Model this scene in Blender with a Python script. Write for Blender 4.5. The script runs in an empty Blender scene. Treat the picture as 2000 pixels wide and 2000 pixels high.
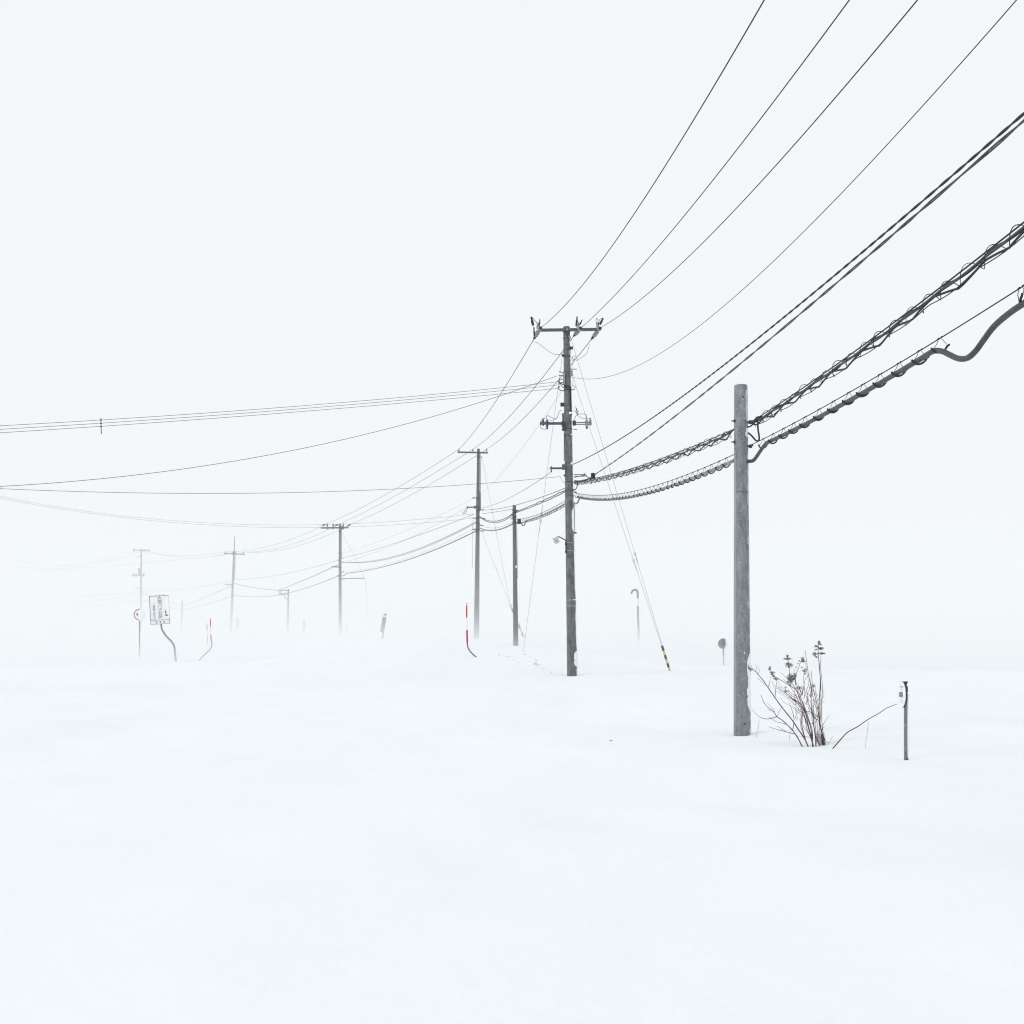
import bpy, math, random
import numpy as np
from mathutils import Vector, Matrix, noise

scene = bpy.context.scene
COL = scene.collection
R = math.radians
rnd = random.Random(7)

# ------------------------------------------------------------------ camera
F, HC, HY = 2400.0, 1.52, 1230.0          # focal length in photo pixels, eye height, horizon row
cam_d = bpy.data.cameras.new('camera')
cam = bpy.data.objects.new('camera', cam_d)
COL.objects.link(cam)
cam.location = (0, 0, HC)
cam.rotation_euler = (R(90), 0, 0)
cam_d.sensor_width = 36.0
cam_d.lens = 36.0 * F / 2000.0
cam_d.shift_y = (HY - 1000.0) / 2000.0
cam_d.clip_start = 0.1
cam_d.clip_end = 3000
scene.camera = cam

# ------------------------------------------------------------------ sky, sun, exposure
SUN_EL, SUN_AZ = R(30), R(245)
world = bpy.data.worlds.new('World')
scene.world = world
world.use_nodes = True
nt = world.node_tree
nt.nodes.clear()
sky = nt.nodes.new('ShaderNodeTexSky')
sky.sky_type = 'NISHITA'
sky.sun_disc = False
sky.sun_elevation = SUN_EL
sky.sun_rotation = SUN_AZ
sky.dust_density = 6.0
mixw = nt.nodes.new('ShaderNodeMixRGB')
mixw.inputs[0].default_value = 0.96
mixw.inputs[2].default_value = (9.28, 9.62, 9.86, 1)      # snow cloud
nt.links.new(sky.outputs[0], mixw.inputs[1])
bg = nt.nodes.new('ShaderNodeBackground')
bg.inputs[1].default_value = 0.10
nt.links.new(mixw.outputs[0], bg.inputs[0])
wo = nt.nodes.new('ShaderNodeOutputWorld')
nt.links.new(bg.outputs[0], wo.inputs[0])

sl = bpy.data.lights.new('sun', 'SUN')
sl.energy = 0.9
sl.angle = R(24)
sl.color = (1.0, 0.985, 0.96)
so = bpy.data.objects.new('sun', sl)
COL.objects.link(so)
sdir = Vector((math.sin(SUN_AZ) * math.cos(SUN_EL), math.cos(SUN_AZ) * math.cos(SUN_EL), math.sin(SUN_EL)))
so.rotation_euler = sdir.to_track_quat('Z', 'Y').to_euler()
so.location = (20, -20, 40)

vs = scene.view_settings
vs.view_transform = 'Standard'
vs.look = 'None'
vs.exposure = 0.0
vs.gamma = 1.0
scene.cycles.max_bounces = 10
scene.cycles.volume_bounces = 4
scene.cycles.diffuse_bounces = 4
scene.cycles.use_denoising = True
scene.cycles.filter_width = 1.15
scene.cycles.volume_step_rate = 0.3
scene.cycles.volume_max_steps = 512

# ------------------------------------------------------------------ helpers
def P(x, y, d):
    """pixel of the photograph at distance d -> point"""
    return Vector(((x - 1000.0) * d / F, d, HC + (HY - y) * d / F))

def px(n, d):
    return n * d / F

ROOT = {}                                   # object -> world position of its origin

class MB:
    def __init__(s):
        s.v, s.f, s.m = [], [], []
    def box(s, c, size, rot=None, mi=0):
        c = Vector(c); a, b, e = size[0] / 2, size[1] / 2, size[2] / 2
        n = len(s.v)
        for z in (-e, e):
            for x, y in ((-a, -b), (a, -b), (a, b), (-a, b)):
                p = Vector((x, y, z))
                if rot is not None: p = rot @ p
                s.v.append(c + p)
        for q in ((3, 2, 1, 0), (4, 5, 6, 7), (0, 1, 5, 4), (1, 2, 6, 5), (2, 3, 7, 6), (3, 0, 4, 7)):
            s.f.append(tuple(n + i for i in q)); s.m.append(mi)
        return s
    def tube(s, pts, r, sides=6, mi=0, cap=True):
        pts = [Vector(p) for p in pts]
        k = len(pts)
        rs = [r] * k if not isinstance(r, (list, tuple)) else list(r)
        n = len(s.v)
        up = None
        for i, p in enumerate(pts):
            a = pts[max(i - 1, 0)]; b = pts[min(i + 1, k - 1)]
            t = (b - a)
            if t.length < 1e-9: t = Vector((0, 0, 1))
            t.normalize()
            if up is None:
                up = Vector((0, 0, 1)) if abs(t.z) < 0.9 else Vector((1, 0, 0))
            u = (up - t * up.dot(t))
            if u.length < 1e-6:
                u = t.orthogonal()
            u.normalize(); up = u
            w = t.cross(u)
            for j in range(sides):
                an = 2 * math.pi * j / sides
                s.v.append(p + (u * math.cos(an) + w * math.sin(an)) * rs[i])
        for i in range(k - 1):
            for j in range(sides):
                j2 = (j + 1) % sides
                s.f.append((n + i * sides + j, n + i * sides + j2, n + (i + 1) * sides + j2, n + (i + 1) * sides + j)); s.m.append(mi)
        if cap:
            s.f.append(tuple(n + j for j in range(sides))[::-1]); s.m.append(mi)
            s.f.append(tuple(n + (k - 1) * sides + j for j in range(sides))); s.m.append(mi)
        return s
    def lathe(s, a, b, prof, sides=10, mi=0):
        """prof: list of (t along a-b, radius)"""
        a, b = Vector(a), Vector(b)
        return s.tube([a.lerp(b, t) for t, _ in prof], [r for _, r in prof], sides, mi)
    def blob(s, c, rad, seed=0, amp=0.25, mi=0, nu=8, nv=6):
        c = Vector(c); n = len(s.v)
        for i in range(nv + 1):
            th = math.pi * i / nv
            for j in range(nu):
                ph = 2 * math.pi * j / nu
                d = Vector((math.sin(th) * math.cos(ph), math.sin(th) * math.sin(ph), math.cos(th)))
                k = 1 + amp * noise.noise(d * 1.7 + Vector((seed * 3.1, seed * 1.7, 0)))
                s.v.append(c + Vector((d.x * rad[0], d.y * rad[1], d.z * rad[2])) * k)
        for i in range(nv):
            for j in range(nu):
                j2 = (j + 1) % nu
                s.f.append((n + i * nu + j, n + (i + 1) * nu + j, n + (i + 1) * nu + j2, n + i * nu + j2)); s.m.append(mi)
        return s
    def build(s, name, mat, parent=None, smooth=False, origin=None):
        if origin is None:
            origin = ROOT[parent] if parent is not None else Vector((0, 0, 0))
        me = bpy.data.meshes.new(name)
        me.from_pydata([tuple(Vector(p) - origin) for p in s.v], [], s.f)
        mats = mat if isinstance(mat, (list, tuple)) else [mat]
        for q in mats: me.materials.append(q)
        if len(mats) > 1: me.polygons.foreach_set('material_index', s.m)
        if smooth: me.polygons.foreach_set('use_smooth', [True] * len(me.polygons))
        me.update()
        o = bpy.data.objects.new(name, me)
        COL.objects.link(o)
        if parent is not None:
            o.parent = parent
            o.location = origin - ROOT[parent]
        else:
            o.location = origin
        ROOT[o] = Vector(origin)
        return o

def tag(o, label, cat, group=None, kind=None):
    o['label'] = label
    o['category'] = cat
    if group: o['group'] = group
    if kind: o['kind'] = kind
    return o

def thing(name, loc, label, cat, group=None):
    o = bpy.data.objects.new(name, None)
    o.empty_display_size = 0.1
    COL.objects.link(o)
    o.location = loc
    ROOT[o] = Vector(loc)
    return tag(o, label, cat, group)

def inst(src, parent, world_mat):
    """another piece with the same mesh, placed by a world matrix under its thing"""
    o = bpy.data.objects.new(src.name.split('.')[0], src.data if hasattr(src, 'data') else src)
    COL.objects.link(o)
    o.parent = parent
    o.matrix_local = Matrix.Translation(-ROOT[parent]) @ world_mat
    ROOT[o] = world_mat.translation.copy()
    return o

# ------------------------------------------------------------------ materials
def mat(name, col, rough=0.7, metal=0.0, var=0.0, scale=6.0, bump=0.0, streak=None, frost=0.0, spec=0.3, frost_dir=(1, -0.15, 0.1)):
    m = bpy.data.materials.new(name)
    m.use_nodes = True
    t = m.node_tree
    b = t.nodes['Principled BSDF']
    b.inputs['Roughness'].default_value = rough
    b.inputs['Metallic'].default_value = metal
    b.inputs['Specular IOR Level'].default_value = spec
    col = (*col, 1)
    b.inputs['Base Color'].default_value = col
    out = None
    tc = t.nodes.new('ShaderNodeTexCoord')
    if var > 0:
        mp = t.nodes.new('ShaderNodeMapping')
        if streak: mp.inputs['Scale'].default_value = streak
        t.links.new(tc.outputs['Object'], mp.inputs[0])
        n1 = t.nodes.new('ShaderNodeTexNoise')
        n1.inputs['Scale'].default_value = scale
        n1.inputs['Detail'].default_value = 6
        n1.inputs['Roughness'].default_value = 0.65
        t.links.new(mp.outputs[0], n1.inputs['Vector'])
        cr = t.nodes.new('ShaderNodeValToRGB')
        cr.color_ramp.elements[0].position = 0.3
        cr.color_ramp.elements[1].position = 0.72
        cr.color_ramp.elements[0].color = tuple(c * (1 - var) for c in col[:3]) + (1,)
        cr.color_ramp.elements[1].color = tuple(min(1, c * (1 + var)) for c in col[:3]) + (1,)
        t.links.new(n1.outputs[0], cr.inputs[0])
        out = cr.outputs[0]
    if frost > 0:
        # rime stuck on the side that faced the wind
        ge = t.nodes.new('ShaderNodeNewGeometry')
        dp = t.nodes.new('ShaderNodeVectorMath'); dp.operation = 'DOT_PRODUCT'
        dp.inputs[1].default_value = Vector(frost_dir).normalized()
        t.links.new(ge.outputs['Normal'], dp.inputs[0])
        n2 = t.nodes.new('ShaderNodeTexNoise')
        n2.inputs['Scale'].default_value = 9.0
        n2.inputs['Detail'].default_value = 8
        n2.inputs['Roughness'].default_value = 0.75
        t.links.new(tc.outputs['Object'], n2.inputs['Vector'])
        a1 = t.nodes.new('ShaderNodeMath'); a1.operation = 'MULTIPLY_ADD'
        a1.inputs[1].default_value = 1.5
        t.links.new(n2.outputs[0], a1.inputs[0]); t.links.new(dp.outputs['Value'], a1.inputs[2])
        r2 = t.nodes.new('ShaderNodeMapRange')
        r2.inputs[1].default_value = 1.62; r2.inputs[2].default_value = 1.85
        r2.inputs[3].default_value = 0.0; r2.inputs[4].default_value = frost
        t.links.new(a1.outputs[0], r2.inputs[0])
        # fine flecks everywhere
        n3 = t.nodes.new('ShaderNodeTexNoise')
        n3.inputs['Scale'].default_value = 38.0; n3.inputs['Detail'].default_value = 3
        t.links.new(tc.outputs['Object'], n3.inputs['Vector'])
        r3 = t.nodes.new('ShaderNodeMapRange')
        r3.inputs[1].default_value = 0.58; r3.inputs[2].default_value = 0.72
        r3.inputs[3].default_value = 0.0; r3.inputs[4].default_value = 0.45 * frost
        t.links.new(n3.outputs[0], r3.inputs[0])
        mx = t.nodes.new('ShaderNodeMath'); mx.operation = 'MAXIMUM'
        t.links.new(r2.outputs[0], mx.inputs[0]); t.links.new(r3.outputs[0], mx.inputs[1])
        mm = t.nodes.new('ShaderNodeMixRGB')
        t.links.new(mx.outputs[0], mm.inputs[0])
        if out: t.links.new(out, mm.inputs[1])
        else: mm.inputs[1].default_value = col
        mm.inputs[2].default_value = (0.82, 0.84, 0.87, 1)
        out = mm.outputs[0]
    if out: t.links.new(out, b.inputs['Base Color'])
    if bump > 0:
        n4 = t.nodes.new('ShaderNodeTexNoise')
        n4.inputs['Scale'].default_value = scale * 8
        n4.inputs['Detail'].default_value = 4
        t.links.new(tc.outputs['Object'], n4.inputs['Vector'])
        bp = t.nodes.new('ShaderNodeBump')
        bp.inputs['Strength'].default_value = bump
        bp.inputs['Distance'].default_value = 0.01
        t.links.new(n4.outputs[0], bp.inputs['Height'])
        t.links.new(bp.outputs[0], b.inputs['Normal'])
    return m

M = {}
M['guard'] = mat('cable_guard_grey', (0.285, 0.31, 0.325), 0.6, var=0.2, scale=9, streak=(1, 1, 0.2))
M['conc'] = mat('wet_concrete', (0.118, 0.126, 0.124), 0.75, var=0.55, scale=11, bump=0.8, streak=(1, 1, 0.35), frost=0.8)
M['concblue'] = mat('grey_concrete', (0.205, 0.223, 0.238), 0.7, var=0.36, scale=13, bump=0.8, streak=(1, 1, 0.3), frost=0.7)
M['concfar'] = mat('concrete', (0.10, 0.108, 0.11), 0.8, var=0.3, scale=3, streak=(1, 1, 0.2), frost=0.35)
M['steel'] = mat('galvanised_steel', (0.075, 0.095, 0.115), 0.55, 0.2, var=0.35, scale=14)
M['steeld'] = mat('dark_steel', (0.03, 0.034, 0.04), 0.55, 0.2, var=0.3, scale=20)
M['band'] = mat('steel_band', (0.28, 0.3, 0.32), 0.5, 0.3, var=0.3, scale=20)
M['wire'] = mat('black_wire', (0.018, 0.02, 0.022), 0.6, var=0.3, scale=30)
M['wiret'] = mat('bare_wire', (0.1, 0.105, 0.11), 0.5, 0.2, var=0.2, scale=30)
M['cable'] = mat('cable_sheath', (0.045, 0.048, 0.052), 0.45, var=0.3, scale=12)
M['cabsnow'] = mat('cable_sheath_iced', (0.20, 0.205, 0.21), 0.5, var=0.5, scale=9)
M['rubber'] = mat('black_rubber', (0.012, 0.013, 0.014), 0.6, var=0.3, scale=25)
M['porcw'] = mat('white_porcelain', (0.6, 0.62, 0.63), 0.3, var=0.15, scale=30)
M['rime'] = mat('rime_ice', (0.52, 0.55, 0.58), 0.8, var=0.35, scale=16, bump=0.8, streak=(1, 1, 0.5))
M['porc'] = mat('porcelain', (0.27, 0.28, 0.285), 0.3, var=0.3, scale=30)
M['snow'] = None
M['red'] = mat('red_band', (0.42, 0.022, 0.025), 0.45, var=0.25, scale=18, frost=0.3)
M['white'] = mat('white_paint', (0.78, 0.79, 0.8), 0.5, var=0.05, scale=12)
M['pipe'] = mat('pipe_grey', (0.17, 0.18, 0.2), 0.5, 0.2, var=0.3, scale=14, frost=0.4)
M['yellow'] = mat('yellow_guard', (0.66, 0.56, 0.30), 0.5, var=0.25, scale=20, frost=0.8)
M['black'] = mat('black_guard', (0.075, 0.078, 0.075), 0.5, var=0.3, scale=20, frost=0.5)
M['shade'] = mat('enamel_green', (0.50, 0.54, 0.42), 0.4, var=0.12, scale=20)
M['tubew'] = mat('lamp_glass', (0.55, 0.58, 0.6), 0.2, var=0.05, scale=20)
M['stem'] = mat('wine_red_stem', (0.115, 0.032, 0.038), 0.7, var=0.45, scale=14)
M['stemg'] = mat('grey_brown_stem', (0.075, 0.062, 0.062), 0.75, var=0.4, scale=14)
M['head'] = mat('dry_floret', (0.14, 0.098, 0.085), 0.85, var=0.45, scale=45)
M['straw'] = mat('pale_straw', (0.45, 0.43, 0.40), 0.8, var=0.2, scale=20)
M['board'] = mat('sign_board_white', (0.84, 0.86, 0.88), 0.5, var=0.05, scale=8)
M['ink'] = mat('sign_black', (0.022, 0.028, 0.06), 0.6, var=0.2, scale=10)
M['orange'] = mat('sign_orange', (0.40, 0.22, 0.13), 0.6, var=0.3, scale=10)
M['mir'] = mat('mirror_back', (0.14, 0.145, 0.14), 0.5, var=0.3, scale=10)

def snow_mat(name, bump, dist, scale):
    m = bpy.data.materials.new(name); m.use_nodes = True
    t = m.node_tree; b = t.nodes['Principled BSDF']
    b.inputs['Roughness'].default_value = 0.9
    b.inputs['Specular IOR Level'].default_value = 0.1
    tc = t.nodes.new('ShaderNodeTexCoord')
    n = t.nodes.new('ShaderNodeTexNoise')
    n.inputs['Scale'].default_value = scale; n.inputs['Detail'].default_value = 8; n.inputs['Roughness'].default_value = 0.6
    t.links.new(tc.outputs['Object'], n.inputs['Vector'])
    c = t.nodes.new('ShaderNodeValToRGB')
    c.color_ramp.elements[0].color = (0.835, 0.86, 0.882, 1)
    c.color_ramp.elements[1].color = (0.865, 0.885, 0.902, 1)
    t.links.new(n.outputs[0], c.inputs[0]); t.links.new(c.outputs[0], b.inputs['Base Color'])
    bp = t.nodes.new('ShaderNodeBump')
    bp.inputs['Strength'].default_value = bump; bp.inputs['Distance'].default_value = dist
    t.links.new(n.outputs[0], bp.inputs['Height']); t.links.new(bp.outputs[0], b.inputs['Normal'])
    return m
M['snow'] = snow_mat('snow', 0.6, 0.05, 1.3)
M['crust'] = snow_mat('snow_crust', 0.6, 0.01, 22)

# ------------------------------------------------------------------ snow ground
CTRL = [  # pixel x, pixel y of the snow line, distance -> height of the snow there
    (1449, 1436, 17.7), (1590, 1458, 16.0), (1768, 1487, 14.2), (1655, 1451, 15.6), (1118, 1325.5, 38.5), (1311, 1318, 41.5),
    (928, 1282, 43.0), (1024, 1258, 46.0), (1005, 1261, 52.0), (930, 1256, 70.0), (345, 1297, 50.0),
    (393, 1285, 51.0), (1413, 1308, 48.5), (1246, 1264, 70.0), (664, 1245, 108.0), (451, 1238, 140.0),
    (562, 1240, 126.0), (275, 1257, 172.0), (355, 1243, 158.0), (1022, 1240, 62.0), (1195, 1449, 16.6), (1094, 1331, 36.0)]
CP = []
for x, y, d in CTRL:
    p = P(x, y, d); CP.append((p.x, p.y, p.z))
for x, y in ((-3, 2), (3, 2), (0, 8), (-5, 12), (-8, 20), (-10, 30), (-3, 30), (10, 30), (12, 20), (-25, 45), (18, 45), (-2, 36)):
    CP.append((x, y, 0.0))
CP += [(30, 80, 0.6), (-60, 110, 0.4), (60, 140, 0.7), (0, 150, 0.9)]
CP = np.array(CP)

def gnd(x, y):
    d2 = (CP[:, 0] - x) ** 2 + (CP[:, 1] - y) ** 2
    h = (1.2 + 0.055 * CP[:, 1])
    w = np.exp(-d2 / (2 * h * h)) + 0.02 / (1 + d2 / (h * h)) ** 2
    base = float((w * CP[:, 2]).sum() / (w.sum() + 2e-5))
    nearest = float(np.exp(-d2 / (2 * (0.35 * h) ** 2)).max())
    k = 1 - nearest
    n = 0.10 * noise.noise((x * 0.10, y * 0.055, 3.3)) + 0.055 * noise.noise((x * 0.40, y * 0.24, 8.1)) + 0.022 * noise.noise((x * 0.9 + y * .3, y * 0.7, 4.1)) + 0.012 * noise.noise((x * 1.2, y * 2.1, 1.1))
    out = base + k * n * (1.5 if y < 90 else 1.8)
    for (bx_, by_, s_) in ((3.312, 17.7, 1.0), (1.893, 38.5, 1.3), (4.547, 14.2, .6), (3.93, 16.0, 1.1)):
        if abs(x - bx_) < 2 and abs(y - by_) < 2:
            r2 = ((x - bx_) ** 2 + (y - by_) ** 2) / (s_ * s_)
            out += -0.03 * s_ * math.exp(-r2 / .09) + 0.05 * s_ * math.exp(-(((x - bx_) / s_ - .55) ** 2 / .16 + ((y - by_) / s_) ** 2 / .12))
    return out

def axis(a, b, fine_a, fine_b, step, grow):
    xs = list(np.arange(fine_a, fine_b, step))
    v, s = fine_b, step
    while v < b: xs.append(v); s *= grow; v += s
    v, s = fine_a, step; pre = []
    while True:
        s *= grow; v -= s
        if v < a: break
        pre.append(v)
    return pre[::-1] + xs
gx = axis(-460, 460, -7, 9, 0.14, 1.07)
gy = axis(-60, 640, 10, 46, 0.2, 1.06)
V = [(x, y, gnd(x, y)) for y in gy for x in gx]
nx = len(gx)
FC = [(j * nx + i, j * nx + i + 1, (j + 1) * nx + i + 1, (j + 1) * nx + i) for j in range(len(gy) - 1) for i in range(nx - 1)]
me = bpy.data.meshes.new('snow_ground'); me.from_pydata(V, [], FC); me.materials.append(M['snow'])
me.polygons.foreach_set('use_smooth', [True] * len(me.polygons))
ground = bpy.data.objects.new('snow_ground', me); COL.objects.link(ground)
ground['kind'] = 'structure'
ground['label'] = 'smooth wind-packed snow field covering road and verge'

# ------------------------------------------------------------------ spans of wire
def fit(A, B, pix, zA=None, zB=None, deg=2):
    """heights along the vertical plane through A and B (ground positions) from traced pixels"""
    A = np.array(A[:2], float); B = np.array(B[:2], float)
    T, Z, W = [], [], []
    for x, y in pix:
        m = (x - 1000.0) / F
        t = (m * A[1] - A[0]) / ((B[0] - A[0]) - m * (B[1] - A[1]))
        Y = A[1] + t * (B[1] - A[1])
        T.append(t); Z.append(HC + (HY - y) * Y / F); W.append(1.0)
    if zA is not None: T.append(0.0); Z.append(zA); W.append(12.0)
    if zB is not None: T.append(1.0); Z.append(zB); W.append(12.0)
    c = np.polyfit(T, Z, min(deg, len(T) - 1), w=W)
    return A, B, c

def sample(A, B, c, n=48, t0=0.0, t1=1.0, warp=1.0):
    pts = []
    for i in range(n + 1):
        u = i / n
        if warp != 1.0: u = 1 - (1 - u) ** warp
        t = t0 + (t1 - t0) * u
        q = A + t * (B - A)
        pts.append(Vector((q[0], q[1], float(np.polyval(c, t)))))
    return pts

def wire(label, A, B, pix, r, m='wire', zA=None, zB=None, group=None, deg=2, n=48, name='overhead_wire', cat='wire', t0=0.0, t1=1.0):
    a, b, c = fit(A, B, pix, zA, zB, deg)
    pts = sample(a, b, c, n, t0, t1)
    o = MB().tube(pts, r, 6).build(name, M[m], origin=pts[0], smooth=True)
    tag(o, label, cat, group)
    return pts

def frames(pts):
    """arclength positions and frames along a polyline"""
    s = [0.0]
    for i in range(1, len(pts)): s.append(s[-1] + (pts[i] - pts[i - 1]).length)
    def at(d):
        d = max(0.0, min(s[-1] - 1e-6, d))
        i = max(0, min(len(pts) - 2, int(np.searchsorted(s, d)) - 1))
        k = (d - s[i]) / max(1e-9, s[i + 1] - s[i])
        p = pts[i].lerp(pts[i + 1], k)
        u = (pts[i + 1] - pts[i]).normalized()
        side = u.cross(Vector((0, 0, 1))).normalized()
        up = side.cross(u)
        return p, u, side, up
    return s[-1], at

def twisted(label, pts, r, sep, pitch, m='wire', group=None, name='twisted_service_cable', strands=2):
    L, at = frames(pts)
    root = thing(name, pts[0], label, 'cable', group)
    n = int(L / pitch * 10)
    for k in range(strands):
        q = []
        for i in range(n + 1):
            d = L * i / n
            p, u, s, up = at(d)
            a = 2 * math.pi * d / pitch + 2 * math.pi * k / strands + 2.4 * noise.noise((d * 0.45, 0, 1))
            q.append(p + (s * math.cos(a) + up * math.sin(a)) * sep)
        MB().tube(q, r, 5).build('strand', M[m], root, smooth=True)
    return root

# ------------------------------------------------------------------ poles
class Axis:
    """a leaning pole: pixel of its top and of its snow line, at distance d"""
    def __init__(s, d, top, bot, rt, rb):
        s.d = d; s.top = P(*top, d); s.bot = P(*bot, d); s.rt, s.rb = rt, rb; s.ty, s.by = top[1], bot[1]
    def at(s, y):
        k = (y - s.ty) / (s.by - s.ty)
        return s.top.lerp(s.bot, k)
    def r(s, y):
        k = (y - s.ty) / (s.by - s.ty)
        return s.rt + (s.rb - s.rt) * k
    def xy(s, y):
        p = s.at(y); return (p.x, p.y)

def shaft(ax, root, m, sides=24, extra=1.2):
    d = (ax.bot - ax.top)
    n = 14
    pts = [ax.top + d * (i / n) for i in range(n + 1)]
    rs = [ax.rt + (ax.rb - ax.rt) * i / n for i in range(n + 1)]
    low = ax.bot + d.normalized() * extra
    pts.append(low); rs.append(ax.rb + (ax.rb - ax.rt) * extra / d.length)
    bev = min(0.015, ax.rt * 0.2)
    pts = [ax.top, ax.top + d.normalized() * bev] + pts[1:]
    rs = [ax.rt - bev, ax.rt] + rs[1:]
    return MB().tube(pts, rs, sides).build('shaft', m, root, smooth=False)

def autosmooth(o, ang=40):
    me = o.data
    me.polygons.foreach_set('use_smooth', [len(p.vertices) == 4 for p in me.polygons])

def band(ax, y, root, h=0.05, m='band', grow=0.006, name='band', y2=None):
    p = ax.at(y); r = ax.r(y) + grow
    dz = (ax.top - ax.bot).normalized()
    o = MB().tube([p - dz * h / 2, p + dz * h / 2], r, 20).build(name, M[m], root)
    return o

def crust(ax, y0, y1, a0, a1, root, seed=0, th=0.012, rag=0.5, m='crust'):
    """snow plastered on the windward side: a ragged shell between two pixel rows and two bearings"""
    v = MB(); n, k = 26, 10
    grid = {}
    top, bot = ax.at(y0), ax.at(y1)
    for i in range(n + 1):
        t = i / n; c = top.lerp(bot, t); r = ax.r(y0 + (y1 - y0) * t)
        e0 = a0 + rag * 0.5 * (noise.noise((t * 9 + seed, seed * 2.7, 0.3)) + 0.5 * noise.noise((t * 27 + seed, 1.3, 7)))
        taper = min(1, 6 * t, 6 * (1 - t)) ** 0.5
        lo = a1 + (e0 - a1) * taper
        for j in range(k + 1):
            a = R(1) * 0 + lo + (a1 - lo) * j / k
            edge = math.sin(math.pi * min(1, max(0, j / k))) ** 0.5 * taper
            rr = r - 0.004 + (th + 0.004) * edge * (0.8 + 0.5 * noise.noise((t * 14, j * 0.5, seed)))
            grid[i, j] = len(v.v)
            v.v.append(c + Vector((math.cos(a), -math.sin(a), 0)) * rr)
    for i in range(n):
        for j in range(k):
            v.f.append((grid[i, j], grid[i + 1, j], grid[i + 1, j + 1], grid[i, j + 1])); v.m.append(0)
    return v.build('snow_crust' if m == 'crust' else 'rime_ice', M[m], root, smooth=True)

def insul(a, b, root, r=0.05, discs=3, name='insulator', m='porc'):
    """ribbed porcelain piece between two points"""
    prof = [(0, r * 0.35), (0.06, r * 0.5)]
    for i in range(discs):
        t = 0.12 + 0.76 * i / discs; w = 0.76 / discs
        prof += [(t, r * 0.55), (t + w * 0.25, r), (t + w * 0.55, r * 0.95), (t + w * 0.75, r * 0.5)]
    prof += [(0.95, r * 0.5), (1, r * 0.3)]
    return MB().lathe(a, b, prof, 12).build(name, M[m], root, smooth=False)

def arc(a, b, sag, n=12, side=Vector((0, 0, 0))):
    a, b = Vector(a), Vector(b)
    return [a.lerp(b, i / n) + (Vector((0, 0, -sag)) + side) * 4 * (i / n) * (1 - i / n) for i in range(n + 1)]

def bolt_step(ax, y, root, dirx, L=0.14, r=0.011, name='step_bolt'):
    p = ax.at(y); rr = ax.r(y)
    d = Vector((dirx, -0.25, 0)).normalized()
    return MB().tube([p + d * (rr - 0.02), p + d * (rr + L)], r, 6).build(name, M['steeld'], root)

# positions of the poles -------------------------------------------------
AX_M = Axis(38.5, (1106.5, 638), (1118, 1325.5), 0.105, 0.166)        # tall pole in the middle
AX_T = Axis(17.7, (1447, 752), (1449.8, 1436), 0.097, 0.123)          # short near pole
AX_2 = Axis(70.0, (934.6, 876.5), (930.6, 1256), 0.078, 0.162)
AX_D = Axis(52.0, (1004.5, 986.5), (1007.5, 1261), 0.075, 0.11)
AX_3 = Axis(108.0, (664, 1023.5), (664.6, 1245), 0.10, 0.16)
AX_G = Axis(126.0, (563.5, 1150.5), (561.5, 1240), 0.085, 0.11)
AX_4 = Axis(140.0, (457, 1075), (451, 1240), 0.09, 0.16)
AX_I = Axis(158.0, (355.8, 1171.6), (354.5, 1243), 0.085, 0.11)
AX_5 = Axis(172.0, (276.2, 1071.6), (274.5, 1257), 0.11, 0.17)
RPOLE = (5.25, -1.0)          # next pole, beside the photographer
NPOLE = (4.05, 8.0)           # next telephone pole, right of the frame
LPOLE = (-15.6, 31.0)         # across the road, left of the frame
LPOLE2 = (-40.0, 76.0)
PP6 = (-92.0, 205.0)

# ======================================================= near telephone pole
pole = thing('telephone_pole', AX_T.bot, 'thick short grey concrete pole nearest the camera, beside the bare bush', 'pole', 'telephone poles')
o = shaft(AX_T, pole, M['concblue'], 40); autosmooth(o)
for y in (823, 864):
    p = AX_T.at(y); r = AX_T.r(y)
    MB().tube([p + Vector((-r + .02, -.03, 0)), p + Vector((-r - .012, -.035, 0))], 0.02, 8).tube([p + Vector((-r - .01, -.035, 0)), p + Vector((-r - .05, -.04, 0))], 0.008, 6).build('step_bolt', M['steeld'], pole)
for y in (826, 873):
    p = AX_T.at(y); r = AX_T.r(y)
    MB().tube([p + Vector((r - .02, -.05, 0)), p + Vector((r + .05, -.10, 0.01))], 0.014, 8).box(p + Vector((r + .02, -.07, 0)), (.035, .035, .05)).build('cable_clamp', M['steeld'], pole)
for y, mm in ((778, 'rubber'), (864, 'porc'), (1028, 'porc'), (1058, 'porc'), (1275, 'crust'), (1413, 'rubber')):
    p = AX_T.at(y); r = AX_T.r(y)
    d = Vector((0.12, -1, 0)).normalized()
    MB().tube([p + d * (r - .02), p + d * (r + .006)], 0.011, 10).build('bolt_hole', M[mm], pole)
for y in (962,):
    o = band(AX_T, y, pole, h=0.012, m='steel', grow=0.003)
# narrow cable guard strip down the left side
pts = [AX_T.at(y) + Vector((-AX_T.r(y) * 0.84, -AX_T.r(y) * 0.46, 0)) for y in (880, 1000, 1100, 1190, 1260, 1330, 1400, 1440)]
MB().tube(pts, 0.022, 8).build('cable_guard', M['guard'], pole, smooth=True)
crust(AX_T, 755, 834, R(62), R(14), pole, 1.0, 0.006, rag=0.3, m='rime')
crust(AX_T, 836, 856, R(64), R(16), pole, 2.0)
crust(AX_T, 905, 1010, R(44), R(12), pole, 3.0, 0.005, rag=0.5, m='rime')
crust(AX_T, 1012, 1268, R(36), R(12), pole, 4.0, 0.005, rag=0.5, m='rime')
crust(AX_T, 1273, 1392, R(62), R(24), pole, 5.0, rag=0.5)

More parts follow.
